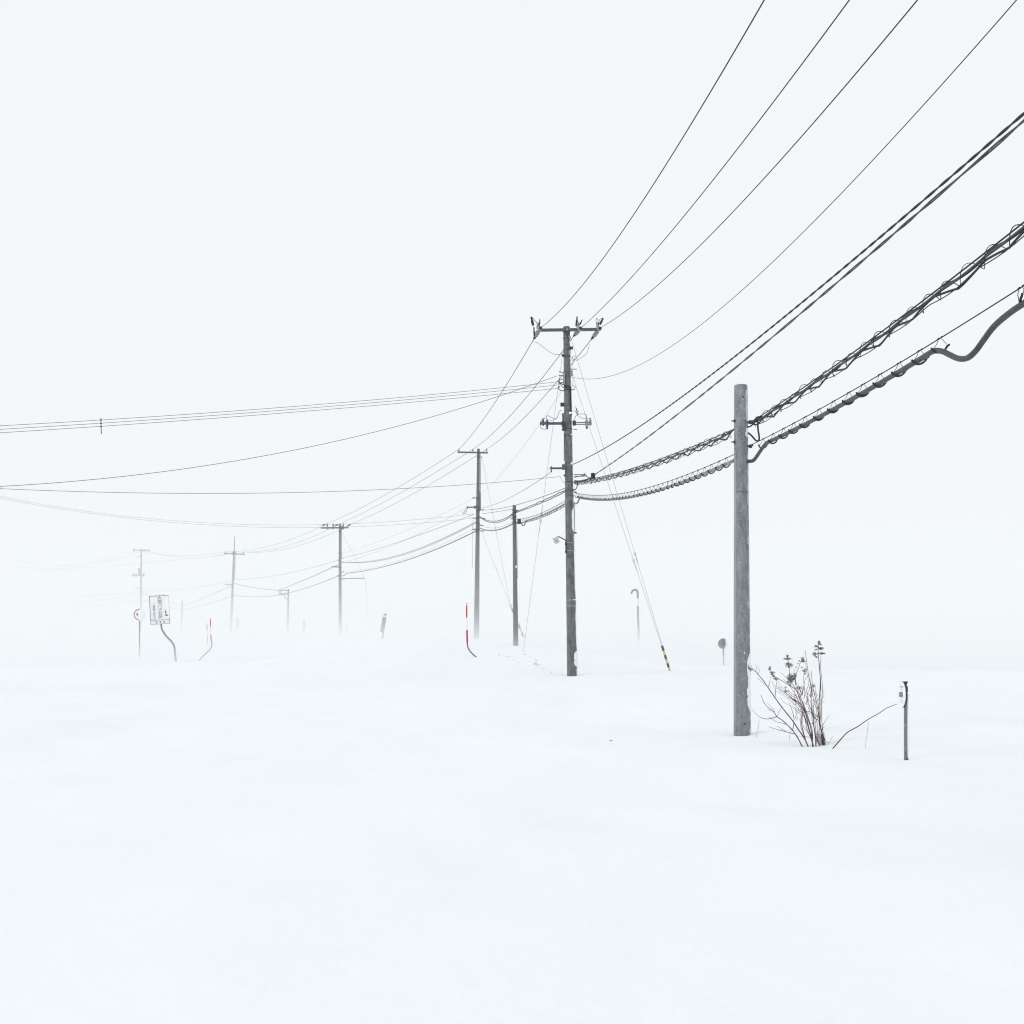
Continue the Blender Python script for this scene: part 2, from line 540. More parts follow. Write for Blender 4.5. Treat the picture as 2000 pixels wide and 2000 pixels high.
# ======================================================= tall central power pole
pole = thing('utility_pole', AX_M.bot, 'tallest dark concrete power pole, with two crossarms and a street lamp', 'pole', 'power poles')
main = pole
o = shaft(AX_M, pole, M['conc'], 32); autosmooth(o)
D = 38.5
arm_y = P(1110, 646.5, D).y
FR = -0.16                               # the crossarms sit on the camera side of the shaft
def aP(x, y, dy=FR): 
    v = P(x, y, D); v.y += dy; return v
a, b = aP(1052, 647.3), aP(1170, 645.8)
MB().box((a + b) / 2, ((b - a).length, 0.075, 0.085), Matrix.Rotation(-math.atan2(b.z - a.z, b.x - a.x), 3, 'Y')).build('crossarm', M['steel'], pole)
band(AX_M, 646.5, pole, h=0.07, m='steeld', grow=0.012)
MB().box(aP(1107, 646.5, FR - 0.05), (0.06, 0.03, 0.06)).build('arm_bolt', M['band'], pole)
HVX = {'left': 1053.0, 'middle': 1131.0, 'right': 1169.0}
HV_near, HV_far = {}, {}
far_pix = {'left': (899, 876.5), 'middle': (925, 877.5), 'right': (953, 877.5)}
far_dir, near_dir = {}, {}
for k, x in HVX.items():
    base = aP(x, 646)
    fp = P(*far_pix[k], 70.0)
    # towards pole two, hanging down steeply near the arm
    tgt = {'left': P(1036, 674, D + 0.9), 'middle': P(1114, 664, D + 0.9), 'right': P(1145.5, 675, D + 0.9)}[k]
    d1 = (tgt - base).normalized()
    q0 = base + d1 * 0.10; q1 = base + d1 * 0.50
    MB().tube([base, q0], 0.018, 6).build('shackle', M['steeld'], pole)
    insul(q0, q1, pole, 0.072, 3, 'strain_insulator')
    MB().tube([q1, q1 + d1 * 0.10, q1 + d1 * .2], [0.05, 0.04, 0.02], 8).build('dead_end_cover', M['rubber'], pole)
    HV_far[k] = q1 + d1 * 0.2
    # towards the camera side
    npx = {'left': (1056.5, 640), 'middle': (1134.8, 640.5), 'right': (1172.5, 640.5)}[k]
    q = P(*npx, D - 0.75)
    d2 = (q - base).normalized()
    insul(base + d2 * 0.12, base + d2 * 0.46, pole, 0.066, 3, 'strain_insulator')
    MB().tube([base + d2 * .46, base + d2 * .58, q], [0.055, 0.045, 0.02], 8).build('dead_end_cover', M['rubber'], pole)
    HV_near[k] = q
# upright arresters and jumper loops on the crossarm
def upright(p0, p1, r, m, name):
    a, b = aP(*p0, FR - 0.05), aP(*p1, FR - 0.05)
    return MB().lathe(a, b, [(0, r * .8), (0.08, r), (0.55, r * 1.05), (0.6, r * 0.75), (0.95, r * 0.8), (1, r * 0.5)], 10).build(name, M[m], pole)
upright((1041, 639), (1037.3, 622), 0.040, 'rubber', 'surge_arrester')
upright((1050.5, 646), (1050, 633.5), 0.045, 'porc', 'post_insulator')
upright((1052.5, 645), (1054, 626), 0.017, 'rubber', 'arcing_rod')
upright((1043.5, 660), (1042.5, 642), 0.026, 'rubber', 'jumper_cover')
upright((1124.5, 640), (1126.6, 621.5), 0.028, 'rubber', 'surge_arrester')
upright((1128.5, 646), (1128.3, 634), 0.05, 'porc', 'post_insulator')
upright((1131.5, 638), (1136.5, 627.5), 0.022, 'rubber', 'arcing_rod')
upright((1171, 637), (1177, 624.5), 0.035, 'rubber', 'surge_arrester')
upright((1167.5, 646), (1165, 633), 0.05, 'porc', 'post_insulator')
def loop(pix, r=0.008, dy=FR - 0.06, m='wire', name='jumper_wire'):
    pp = [aP(x, y, dy) for x, y in pix]
    # smooth the traced points (Catmull-Rom)
    out = []
    for i in range(len(pp) - 1):
        p0, p1, p2, p3 = pp[max(i - 1, 0)], pp[i], pp[i + 1], pp[min(i + 2, len(pp) - 1)]
        for j in range(6):
            t = j / 6
            out.append(0.5 * ((2 * p1) + (p2 - p0) * t + (2 * p0 - 5 * p1 + 4 * p2 - p3) * t * t + (3 * p1 - p0 - 3 * p2 + p3) * t ** 3))
    out.append(pp[-1])
    return MB().tube(out, r, 5).build(name, M[m], main, smooth=True)
loop([(1039, 623), (1043, 628), (1048.5, 634), (1051, 637)], 0.010)
loop([(1051, 645), (1054.5, 635), (1054, 627)], 0.008)
loop([(1126.5, 623), (1128, 632), (1133, 634), (1136, 628)], 0.009)
loop([(1166, 646), (1163, 631), (1165, 625), (1167.5, 632), (1169, 640)], 0.008)
loop([(1169, 638), (1170, 628), (1177, 624.5)], 0.008)
loop([(1042, 667), (1052, 671), (1070, 685), (1082, 691.5), (1092, 692.3), (1099, 689), (1103, 684)], 0.006, 0.0)
loop([(1151, 672), (1147, 688), (1138, 697), (1125, 705)], 0.006, 0.0)
# hardware under the top arm, right side of the shaft
def hw(x, y, w, h, m, name='bracket', dy=FR, depth=0.08):
    return MB().box(aP(x, y, dy), (px(w, D), depth, px(h, D))).build(name, M[m], pole)
hw(1115.5, 682, 6, 5, 'steeld', 'bracket')
hw(1112.3, 661.5, 4, 4, 'porc', 'guy_clamp'); hw(1112, 691, 4, 7, 'porc', 'cutout')
hw(1099.5, 696.5, 6, 4, 'steeld', 'bracket'); hw(1098, 790.5, 7, 7, 'steeld', 'fuse_box', -0.02)
for y in (661, 683, 697, 726, 757, 793, 803, 838, 851, 905, 942, 958, 968, 1060.5, 1075.5, 1172, 1183.5):
    band(AX_M, y, pole, h=0.04 if y < 1000 else 0.028, m='steel' if y < 1000 else 'band', grow=0.008)
loop([(1117, 699), (1116, 706), (1119, 699), (1124, 699), (1117, 709), (1122, 704)], 0.006)
loop([(1118, 712), (1116, 725), (1118.5, 745), (1117, 757)], 0.005)
MB().tube([aP(1113, 723), aP(1126, 723.2)], 0.012, 6).build('step_bolt', M['steeld'], pole)
for y in (727, 731, 735):
    insul(aP(1113, y), aP(1119, y + .6), pole, 0.035, 1, 'spool_insulator')
# pale service rack on the left at 730-750
MB().box(aP(1101.5, 741, -0.1), (0.06, 0.06, 0.40)).build('service_rack', M['porc'], pole)
for y in (730, 736, 742, 748):
    MB().tube([aP(1101, y, -0.12), aP(1091, y + (y - 740) * 0.25, -0.14)], 0.012, 6).build('rack_arm', M['steeld'], pole)
for y in (746.5, 752.5, 758.5):
    insul(aP(1093.5, y - 2), aP(1089, y), pole, 0.035, 1, 'spool_insulator')
loop([(1089, 747), (1096, 752), (1104, 756), (1112, 757)], 0.014, FR - .05, 'rubber', 'service_drop_lead')
loop([(1089, 758), (1091, 763), (1098, 766), (1108, 763), (1118, 764), (1122, 762)], 0.014, FR - .05, 'rubber', 'service_drop_lead')
loop([(1093, 751), (1100, 760), (1108, 757)], 0.011, FR - .05, 'rubber', 'service_drop_lead')
loop([(1116, 756), (1121, 757), (1124.5, 761)], 0.008, FR - .05, 'rubber', 'service_drop_lead')
# heavy lead running down the right edge
pts = [AX_M.at(y) + Vector((AX_M.r(y) * 0.75, -AX_M.r(y) * 0.85, 0)) for y in (757, 770, 785, 800, 812)]
MB().tube(pts, 0.028, 8).build('riser_cable', M['rubber'], pole, smooth=True)
# transformer behind the shaft
tc_ = AX_M.at(820) + Vector((-0.02, 0.30, 0))
tr = MB().lathe(tc_ + Vector((0, 0, -0.30)), tc_ + Vector((0, 0, 0.28)), [(0, .14), (0.02, .155), (0.1, .155), (0.11, .162), (0.14, .155), (0.86, .155), (0.88, .168), (0.93, .168), (0.97, .12), (1, .05)], 20).build('transformer', M['conc'], pole)
MB().blob(AX_M.at(808) + Vector((0.07, -0.11, 0.0)), (.05, .04, .045), 3).build('snow_cap', M['crust'], pole, smooth=True)
MB().blob(AX_M.at(906) + Vector((0.09, -0.10, 0.0)), (.05, .04, .04), 5).build('snow_cap', M['crust'], pole, smooth=True)
MB().blob(AX_M.at(850) + Vector((0.09, -0.10, 0.0)), (.05, .04, .02), 6).build('snow_cap', M['crust'], pole, smooth=True)
# second crossarm with cutouts
a, b = aP(1055, 829.5), aP(1101, 828)
MB().box((a + b) / 2, ((b - a).length, 0.08, 0.075)).build('crossarm', M['steel'], pole)
a, b = aP(1122, 828.3), aP(1155, 829)
MB().box((a + b) / 2 + Vector((0, 0, .028)), ((b - a).length, 0.05, 0.022)).box((a + b) / 2 - Vector((0, 0, .028)), ((b - a).length, 0.05, 0.022)).build('crossarm', M['steel'], pole)
MB().box(aP(1100, 830), (0.11, 0.12, 0.16)).build('arm_bracket', M['steeld'], pole)
MB().box(aP(1121, 828), (0.10, 0.12, 0.14)).build('arm_bracket', M['steeld'], pole)
insul(aP(1068, 822, FR - .06), aP(1068.3, 839, FR - .06), pole, 0.05, 3, 'cutout_switch', 'steel')
MB().blob(aP(1068.3, 838.5, FR - .06), (.035, .035, .035), 1, 0.1).build('fuse_cap', M['rubber'], pole, smooth=True)
insul(aP(1145, 821, FR - .06), aP(1145.3, 839, FR - .06), pole, 0.055, 3, 'cutout_switch', 'porc')
MB().blob(aP(1145.4, 838, FR - .06), (.035, .035, .035), 2, 0.1).build('fuse_cap', M['rubber'], pole, smooth=True)
insul(aP(1060.6, 834), aP(1060.6, 819), pole, 0.04, 2, 'pin_insulator', 'steel')
insul(aP(1152.3, 833), aP(1152.3, 817.5), pole, 0.045, 2, 'pin_insulator', 'porc')
loop([(1060.6, 819), (1055.5, 826), (1055, 834), (1058, 839.5), (1066, 840.5)], 0.009)
loop([(1068, 822), (1067, 815.5), (1071, 814.5), (1077, 818), (1084, 821), (1088, 817), (1092, 806), (1097, 803)], 0.008)
loop([(1061, 819), (1068, 821.5), (1077, 824), (1082, 822), (1086, 819)], 0.006)
loop([(1118, 804.5), (1124, 807), (1127.5, 813), (1133, 818), (1140, 819.5), (1151, 819)], 0.007)
loop([(1145, 821), (1143.5, 812.5), (1136, 811), (1129, 811.5), (1123.5, 816), (1120.5, 824)], 0.008)
loop([(1121.5, 796), (1126, 803), (1130, 806), (1126, 808)], 0.006)
loop([(1124.5, 799), (1126, 806), (1127, 812)], 0.014, FR - .06, 'rubber', 'lead')
loop([(1097, 842), (1102, 836), (1104, 843), (1099, 840)], 0.016, FR - .06, 'rubber', 'lead')
pts = [aP(1101.5, y, FR + .03) for y in (846, 860, 880, 902)]
MB().tube(pts, 0.012, 6).build('riser_cable', M['cable'], pole, smooth=True)
MB().tube([aP(1120, 840), aP(1126.5, 840.3)], 0.011, 6).build('step_bolt', M['steeld'], pole)
# low-voltage arms
a, b = aP(1073, 916.3), aP(1100, 915.5)
MB().box((a + b) / 2, ((b - a).length, 0.06, 0.055)).build('low_arm', M['steel'], pole)
MB().box(aP(1101, 913.5), (0.12, 0.12, 0.16)).build('arm_bracket', M['steel'], pole)
MB().tube([aP(1076.4, 911.5), aP(1076.4, 921)], 0.014, 6).build('arm_pin', M['steeld'], pole)
insul(aP(1076.4, 919.5), aP(1076.4, 923.5), pole, 0.035, 1, 'spool_insulator', 'steel')
a, b = aP(1120, 928.6), aP(1143, 928)
MB().box((a + b) / 2, ((b - a).length, 0.05, 0.02)).box((a + b) / 2 - Vector((0, 0, .05)), ((b - a).length * .9, 0.05, 0.02)).build('low_arm', M['steel'], pole)
insul(aP(1141.5, 929.5), aP(1141.5, 925), pole, 0.035, 1, 'spool_insulator')
MB().lathe(aP(1153.5, 931, FR - .1), aP(1161.3, 929.3, FR - .1), [(0, .055), (.15, .075), (.8, .075), (.9, .06), (1, .03)], 14).build('splice_cover', M['rubber'], pole)
MB().box(aP(1159, 936, FR - .1), (.09, .07, .07)).build('splice_box', M['rubber'], pole)
loop([(1141, 930), (1147, 934), (1151, 935.5), (1154, 932)], 0.012, FR - .1)
loop([(1121, 941), (1130, 942.5), (1140, 940.5), (1150, 937), (1157, 936)], 0.026, FR - .1, 'cable', 'dead_end_lead')
loop([(1121, 935), (1128, 933), (1138, 930.5), (1146, 931.5)], 0.010, FR - .1, 'steel', 'dead_end_lead')
loop([(1153.5, 938), (1153.5, 950), (1154.2, 938)], 0.006, FR - .1, 'wiret', 'tail_wire')
MB().box(aP(1102.5, 930), (0.07, .08, .05)).build('bracket', M['steeld'], pole)
loop([(1093.3, 931), (1097, 939), (1101, 944.5), (1110, 946), (1117, 944), (1122, 942)], 0.006, FR - .04, 'band', 'stay_wire')
loop([(1128, 943), (1126.5, 951), (1123.5, 957), (1119, 958)], 0.016, FR - .05, 'cable', 'cable_lead')
ring = [aP(1123.7 + 3 * math.cos(t), 944 + 3 * math.sin(t), FR - .1) for t in np.linspace(0, 2 * math.pi, 15)]
MB().tube(ring, 0.011, 6).build('cable_ring', M['wiret'], pole, smooth=True)
MB().box(aP(1123, 962.5), (0.08, .07, .035)).build('cable_clamp', M['steeld'], pole)
MB().box(aP(1121, 958), (0.05, .07, .03)).build('cable_clamp', M['steeld'], pole)
# snow stuck along the windward edge, conduit and clamp
crust(AX_M, 991, 1041, R(66), R(10), pole, 11, 0.016, rag=0.15)
crust(AX_M, 1045, 1170, R(38), R(16), pole, 12, 0.014, rag=0.2)
crust(AX_M, 1186, 1270, R(34), R(16), pole, 13, 0.012, rag=0.2)
crust(AX_M, 1271, 1303, R(70), R(18), pole, 14, 0.016, rag=0.35)
crust(AX_M, 1303, 1324, R(34), R(16), pole, 15, 0.012)
MB().blob(AX_M.at(1171.5) + Vector((0.10, -0.12, 0)), (.06, .04, .02), 8).build('snow_cap', M['crust'], pole, smooth=True)
pts = [AX_M.at(y) + Vector((AX_M.r(y) + 0.012, -0.03, 0)) for y in (980, 1000, 1020, 1041)]
MB().tube(pts, 0.009, 6).build('conduit', M['cable'], pole, smooth=True)
MB().box(aP(1123, 1041, -.03), (.10, .05, .04)).build('conduit_clamp', M['steeld'], pole)
# ---- street lamp hung on it
lamp = thing('street_lamp', aP(1105, 1066, -0.1), 'small pale green street lamp on a bent arm, fixed to the tallest pole', 'lamp')
MB().tube([aP(1105.2, 1079, -.06), aP(1105, 1070, -.08), aP(1104.9, 1058, -.1), aP(1103.6, 1055.2, -.12), aP(1098, 1052.5, -.2), aP(1089.5, 1049.3, -.32)], 0.017, 8).build('arm', M['steeld'], lamp, smooth=True)
MB().box(aP(1104.8, 1062.5, -.08), (.055, .08, .07)).build('mount', M['steeld'], lamp)
MB().box(aP(1105, 1078, -.06), (.06, .08, .06)).build('mount', M['steeld'], lamp)
v = MB()
sp = [(1077.8, 1053.8), (1089, 1048.6), (1090.2, 1055.5), (1084, 1057.2)]
n0 = len(v.v)
for dy in (-.42, -.12):
    for q in sp: v.v.append(aP(*q, dy))
v.f += [(0, 1, 2, 3), (7, 6, 5, 4), (0, 4, 5, 1), (1, 5, 6, 2), (2, 6, 7, 3), (3, 7, 4, 0)]; v.m += [0] * 6
v.build('shade', M['shade'], lamp)
MB().lathe(aP(1081, 1059.5, -.3), aP(1093, 1058.8, -.24), [(0, .03), (.1, .045), (.6, .05), (.8, .03), (1, .012)], 10).build('lamp_tube', M['tubew'], lamp, smooth=True)
MB().blob(aP(1086.3, 1061.5, -.28), (.05, .05, .035), 4, .1).build('lamp_bowl', M['tubew'], lamp, smooth=True)

# ======================================================= second power pole
def pinset(ax, root, xs, yarm, ytop, d, r=0.045, dy=-0.12):
    for x in xs:
        a = P(x, yarm + 2, d); b = P(x, ytop, d); a.y += dy; b.y += dy
        insul(a, b, root, r, 2, 'pin_insulator', 'porc')
def arm(ax, root, x0, y0, x1, y1, d, w=0.08, h=0.085, m='steel', name='crossarm', dy=-0.12):
    a, b = P(x0, y0, d), P(x1, y1, d); a.y += dy; b.y += dy
    return MB().box((a + b) / 2, ((b - a).length, w, h), Matrix.Rotation(-math.atan2(b.z - a.z, b.x - a.x), 3, 'Y')).build(name, M[m], root)

p2 = thing('utility_pole', AX_2.bot, 'dark power pole fading into blown snow, second of the row, behind the red striped marker', 'pole', 'power poles')
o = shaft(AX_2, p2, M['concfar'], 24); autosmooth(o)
arm(AX_2, p2, 893.5, 883.7, 953, 885, 70, name='crossarm')
pinset(AX_2, p2, (896.5, 923.7, 950.5), 884, 877, 70, 0.055)
for y in (884, 893, 973, 991, 998, 1012, 1022, 1035): band(AX_2, y, p2, h=0.06, m='steeld', grow=0.014)
arm(AX_2, p2, 911.5, 991.3, 930, 991, 70, .06, .07, name='low_arm')
MB().box(P(929, 990.5, 69.85), (.2, .12, .16)).build('arm_bracket', M['steel'], p2)
MB().tube([P(913, 988, 69.88), P(913, 994, 69.88)], 0.02, 6).build('arm_pin', M['steeld'], p2)
for x, y in ((941, 996), (943, 1012.5), (939, 1026), (942, 1037), (927, 972.5), (927, 1012), (926.5, 1034)):
    MB().box(P(x, y, 69.85), (.26, .1, .05)).build('cable_bracket', M['steel'], p2)
MB().tube([P(*q, 69.8) for q in ((911.5, 993), (907, 999), (903.5, 1003.5), (905, 1004.3), (908.5, 1002.5), (911.5, 997))], 0.014, 6).build('jumper_wire', M['cable'], p2, smooth=True)
pts = [P(939.0 - (y - 890) * 0.012, y, 69.9) for y in (886, 900, 920, 940, 960, 978)]
MB().tube(pts, 0.016, 6).build('riser_cable', M['wiret'], p2, smooth=True)
MB().tube([P(937.2, 960, 69.9), P(937.6, 980, 69.9), P(937.4, 996, 69.9)], 0.05, 8).build('cable_box', M['concfar'], p2)
MB().tube([P(923.4, 1017, 69.9), P(923.3, 1060, 69.9), P(923.1, 1110, 69.9)], 0.011, 6).build('riser_cable', M['porc'], p2)
MB().box(P(940.6, 892.8, 69.9), (.06, .06, .05)).build('guy_clamp', M['steeld'], p2)

# telephone pole between the two
pD = thing('telephone_pole', AX_D.bot, 'slim grey telephone pole left of the tallest pole, standing on the snow bank', 'pole', 'telephone poles')
o = shaft(AX_D, pD, M['concfar'], 24); autosmooth(o)
for y in (997, 1001, 1010, 1021): band(AX_D, y, pD, h=0.05, m='steeld', grow=0.012)
for x, y in ((1009.5, 997), (1000, 1005), (1000.5, 1013), (1009, 1021)):
    MB().box(P(x, y, 51.9), (.13, .08, .04)).build('cable_bracket', M['steel'], pD)
MB().box(P(1013.9, 1018.2, 51.8), (.15, .16, .215)).build('terminal_box', M['rubber'], pD)
MB().tube([P(*q, 51.8) for q in ((1016.5, 1018), (1018.5, 1022), (1020.5, 1026.2), (1022.8, 1026.8), (1025, 1024), (1026.5, 1019), (1029, 1017.2))], 0.022, 8).build('cable_loop', M['cable'], pD, smooth=True)
pts = [AX_D.at(y) + Vector((AX_D.r(y) + 0.02, -.02, 0)) for y in (1022, 1060, 1100, 1131)]
MB().tube(pts, 0.008, 6).build('conduit', M['wiret'], pD)
crust(AX_D, 1104, 1110, R(80), R(20), pD, 20)

# third power pole
p3 = thing('utility_pole', AX_3.bot, 'dark hazy power pole left of centre with a short crossarm and a strut guy', 'pole', 'power poles')
o = shaft(AX_3, p3, M['concfar'], 20); autosmooth(o)
arm(AX_3, p3, 627, 1031.3, 681, 1030.8, 108, .09, .13)
for x in (639, 650.5, 670.5):
    a, b = P(x, 1034.5, 107.85), P(x, 1021.5, 107.85)
    insul(a, b, p3, 0.075, 2, 'pin_insulator', 'steel')
for x0, x1 in ((629, 636), (654, 661), (678, 685.5)):
    a, b = P(x0, 1026.5 if x0 < 670 else 1027.5, 107.8), P(x1, 1024.3, 107.8)
    insul(a, b, p3, 0.09, 3, 'strain_insulator', 'steel')
MB().box(P(667, 1031, 107.85), (.3, .14, .26)).build('arm_bracket', M['steeld'], p3)
for y in (1038.5, 1081, 1090, 1098, 1108, 1124.5, 1131): band(AX_3, y, p3, h=0.08, m='steeld', grow=0.02)
for x, y in ((668, 1090), (668.5, 1098), (669, 1117), (669, 1131), (660, 1107.5), (661, 1124.5), (661, 1094)):
    MB().box(P(x, y, 107.85), (.24, .1, .07)).build('cable_bracket', M['steel'], p3)
MB().tube([P(648, 1107, 107.85), P(662, 1107.3, 107.85)], 0.05, 6).build('cable_bracket', M['steel'], p3)
pts = [P(667.3 + (y - 1035) * .005, y, 107.9) for y in (1034, 1060, 1088)]
MB().tube(pts, 0.02, 6).build('riser_cable', M['wiret'], p3)
MB().tube([P(668, 1130.3, 107.9), P(712.5, 1129.3, 107.9)], 0.035, 8).build('strut_arm', M['steel'], p3)
MB().tube([P(667, 1039, 107.9), P(680, 1063, 107.9), P(700, 1100.5, 107.9), P(712.4, 1129, 107.9), P(713.5, 1136, 107.9), P(718, 1190, 107.9), P(721, 1245, 107.9)], 0.008, 6).build('guy_wire', M['wiret'], p3)

# telephone pole with a side arm
pG = thing('telephone_pole', AX_G.bot, 'pale slim telephone pole with a cable arm on its left side', 'pole', 'telephone poles')
o = shaft(AX_G, pG, M['concfar'], 16); autosmooth(o)
for dy in (0, 8.5):
    MB().tube([P(544.5, 1152.5 + dy, 125.8), P(563, 1153.5 + dy * .6, 125.8)], 0.05, 6).build('side_arm', M['steel'], pG)
for x in (545, 548.5):
    MB().tube([P(x, 1151.5, 125.8), P(x, 1162, 125.8)], 0.045, 6).build('arm_post', M['steel'], pG)
MB().tube([P(553, 1161.5, 125.8), P(560.5, 1172, 125.8)], 0.04, 6).build('arm_brace', M['steel'], pG)
for y in (1153, 1163, 1176): band(AX_G, y, pG, h=0.08, m='steeld', grow=0.02)

# fourth power pole with a mast
p4 = thing('utility_pole', AX_4.bot, 'pale leaning power pole with a thin mast above its crossarm', 'pole', 'power poles')
o = shaft(AX_4, p4, M['concfar'], 16); autosmooth(o)
arm(AX_4, p4, 438, 1080.9, 478.5, 1083, 140, .1, .13)
MB().tube([P(457, 1080, 139.85), P(458.2, 1060, 139.85), P(458.6, 1046.5, 139.85)], [0.06, 0.05, 0.045], 8).build('mast', M['steel'], p4)
MB().box(P(457.5, 1081.5, 139.85), (.4, .16, .3)).build('arm_bracket', M['steeld'], p4)
for x in (441, 460, 475): insul(P(x, 1082, 139.8), P(x, 1077, 139.8), p4, .07, 2, 'pin_insulator', 'steel')
MB().tube([P(456.6, 1104, 139.8), P(456.2, 1112, 139.8)], 0.13, 10).build('switch_box', M['concfar'], p4)
MB().tube([P(459.3, 1086, 139.9), P(459, 1110, 139.9), P(458, 1132, 139.9)], 0.04, 6).build('riser_cable', M['wiret'], p4)
arm(AX_4, p4, 440.5, 1142.3, 455, 1142, 140, .07, .1, name='low_arm')
for y in (1133, 1141, 1148, 1164): band(AX_4, y, p4, h=0.1, m='steeld', grow=0.03)

pI = thing('telephone_pole', AX_I.bot, 'faint slim telephone pole just right of the white sign board', 'pole', 'telephone poles')
o = shaft(AX_I, pI, M['concfar'], 16); autosmooth(o)
for y in (1182.5, 1191.5): band(AX_I, y, pI, h=0.1, m='steeld', grow=0.03)

# fifth power pole with transformer
p5 = thing('utility_pole', AX_5.bot, 'faint leftmost power pole with transformer, behind the round red sign', 'pole', 'power poles')
o = shaft(AX_5, p5, M['concfar'], 16); autosmooth(o)
arm(AX_5, p5, 261, 1074.5, 292.5, 1075.5, 172, .1, .13)
for x in (261.8, 283, 291): insul(P(x, 1077.5, 171.8), P(x, 1071.5, 171.8), p5, .1, 2, 'pin_insulator', 'steel')
arm(AX_5, p5, 258, 1123.3, 282.5, 1124, 172, .1, .13)
for x in (259.5, 265.5, 281): insul(P(x, 1127, 171.7), P(x, 1118.5, 171.7), p5, .1, 2, 'cutout_switch', 'steel')
c0 = P(273.5, 1118, 171.6)
MB().lathe(c0 - Vector((0, 0, .5)), c0 + Vector((0, 0, .45)), [(0, .2), (.05, .24), (.9, .24), (.95, .26), (1, .1)], 14).build('transformer', M['concfar'], p5)
MB().box(P(272, 1112, 171.6), (.35, .2, .3)).build('switch_box', M['concfar'], p5)
MB().box(P(270.5, 1087.5, 171.8), (.5, .1, .1)).build('bracket', M['steel'], p5)
MB().tube([P(264.5, 1149, 171.8), P(275, 1148.6, 171.8)], .05, 6).build('low_arm', M['steel'], p5)
for y in (1155, 1160, 1171.5): band(AX_5, y, p5, h=0.12, m='steeld', grow=0.03)

# poles that carry the far ends of the wires, outside the frame
def plain_pole(name, xy, h, r0, r1, label, group, armz=(), armw=1.6, m='concfar'):
    g = gnd(*xy); base = Vector((xy[0], xy[1], g))
    t = thing(name, base, label, 'pole', group)
    o = MB().tube([base + Vector((0, 0, h)), base + Vector((0, 0, h - .02)), base + Vector((0, 0, -1))], [r0 - .01, r0, r1], 24).build('shaft', M[m], t); autosmooth(o)
    for z in armz:
        MB().box(base + Vector((0, -r0 - .045, z)), (armw, .08, .08)).build('crossarm', M['steel'], t)
        for q in (-.9, -.5, .9):
            insul(base + Vector((q * armw / 2, -r0 - .045, z)), base + Vector((q * armw / 2, -r0 - .045, z + .2)), t, .05, 2, 'pin_insulator')
    return t
plain_pole('utility_pole', RPOLE, 10.6, .11, .18, 'dark power pole beside the photographer, outside the frame to the right', 'power poles', (9.55, 7.5), 2.1, 'conc')
plain_pole('telephone_pole', NPOLE, 5.2, .095, .12, 'near telephone pole right of the frame where the thick cable ends', 'telephone poles', (), 1, 'concblue')
plain_pole('utility_pole', LPOLE, 8.6, .10, .15, 'service pole across the road, outside the frame to the left', 'power poles', (6.35,), 1.2)
plain_pole('utility_pole', LPOLE2, 10.8, .10, .15, 'far service pole outside the frame to the left', 'power poles', (10.0,), 1.2)
plain_pole('utility_pole', PP6, 12.5, .11, .17, 'farthest power pole of the row, outside the frame to the left', 'power poles', (11.6,), 2.2)

# ======================================================= wires
GH = 'high voltage wires from pole to pole'
GL = 'low voltage wires along the row'
GS = 'service wires crossing to the left'
GC = 'telephone cables along the row'
# camera-side high voltage spans
hvp = {'left': [(1100, 600), (1153.8, 536), (1199, 475), (1232.5, 428)],
       'middle': [(1176.6, 603), (1228, 549.4), (1282, 486), (1328.8, 428.7)],
       'right': [(1232.5, 600), (1286, 555.6), (1338, 507), (1418.4, 428.7)]}
for k, off in (('left', -0.9), ('middle', 0.45), ('right', 1.0)):
    A = HV_near[k]
    wire(f'{k} one of the three top wires rising to the upper right from the tallest pole', A, (RPOLE[0] + off, RPOLE[1]), hvp[k], 0.0088, 'wire', A.z, 9.75, GH, n=90, name='power_line')
# towards the second pole
fp = {'left': [(1000, 734.7), (971.5, 780), (942, 821)], 'middle': [(1000, 809.8), (1025.9, 780), (970.4, 836.5)], 'right': [(1090, 743), (1056, 782), (1009.6, 830)]}
for k in HVX:
    A = HV_far[k]; B = P(*{'left': (897, 877), 'middle': (924, 877.3), 'right': (950.5, 877.3)}[k], 69.88)
    wire(f'{k} one of three top wires between the tallest pole and the second pole', A, B, fp[k], 0.0105, 'wire', A.z, B.z, GH, name='power_line')
fp = {'left': [(770.4, 956), (716, 986.5)], 'middle': [(803, 951.7), (716, 997.4)], 'right': [(931, 892), (831, 951.7), (748.7, 994)]}
for k in HVX:
    A = P(*{'left': (897, 877), 'middle': (924, 877.3), 'right': (950.5, 877.3)}[k], 69.88)
    B = P(*{'left': (636, 1024.3), 'middle': (661, 1024.3), 'right': (684.5, 1024.3)}[k], 107.8)
    wire(f'{k} one of three top wires between the second and third poles', A, B, fp[k], 0.0115, 'wire', A.z, B.z, GH, name='power_line')
fp = {'left': [(600, 1041), (535.5, 1063.5), (494.5, 1073.5)], 'middle': [(600, 1051.8), (569, 1063.5), (529, 1074)], 'right': [(600, 1060.6), (575, 1067), (529, 1077.8)]}
for k in HVX:
    A = P(*{'left': (630, 1026.8), 'middle': (656, 1026.8), 'right': (678, 1027.5)}[k], 107.8)
    B = P(*{'left': (441, 1077.3), 'middle': (460, 1077.6), 'right': (475, 1078)}[k], 139.8)
    wire(f'{k} one of three top wires between the third pole and the pole with the mast', A, B, fp[k], 0.012, 'wire', A.z, B.z, GH, name='power_line')
fp = {'upper': [(330, 1083.4), (370, 1086.3)], 'lower': [(330, 1086.8), (374.8, 1089.4)]}
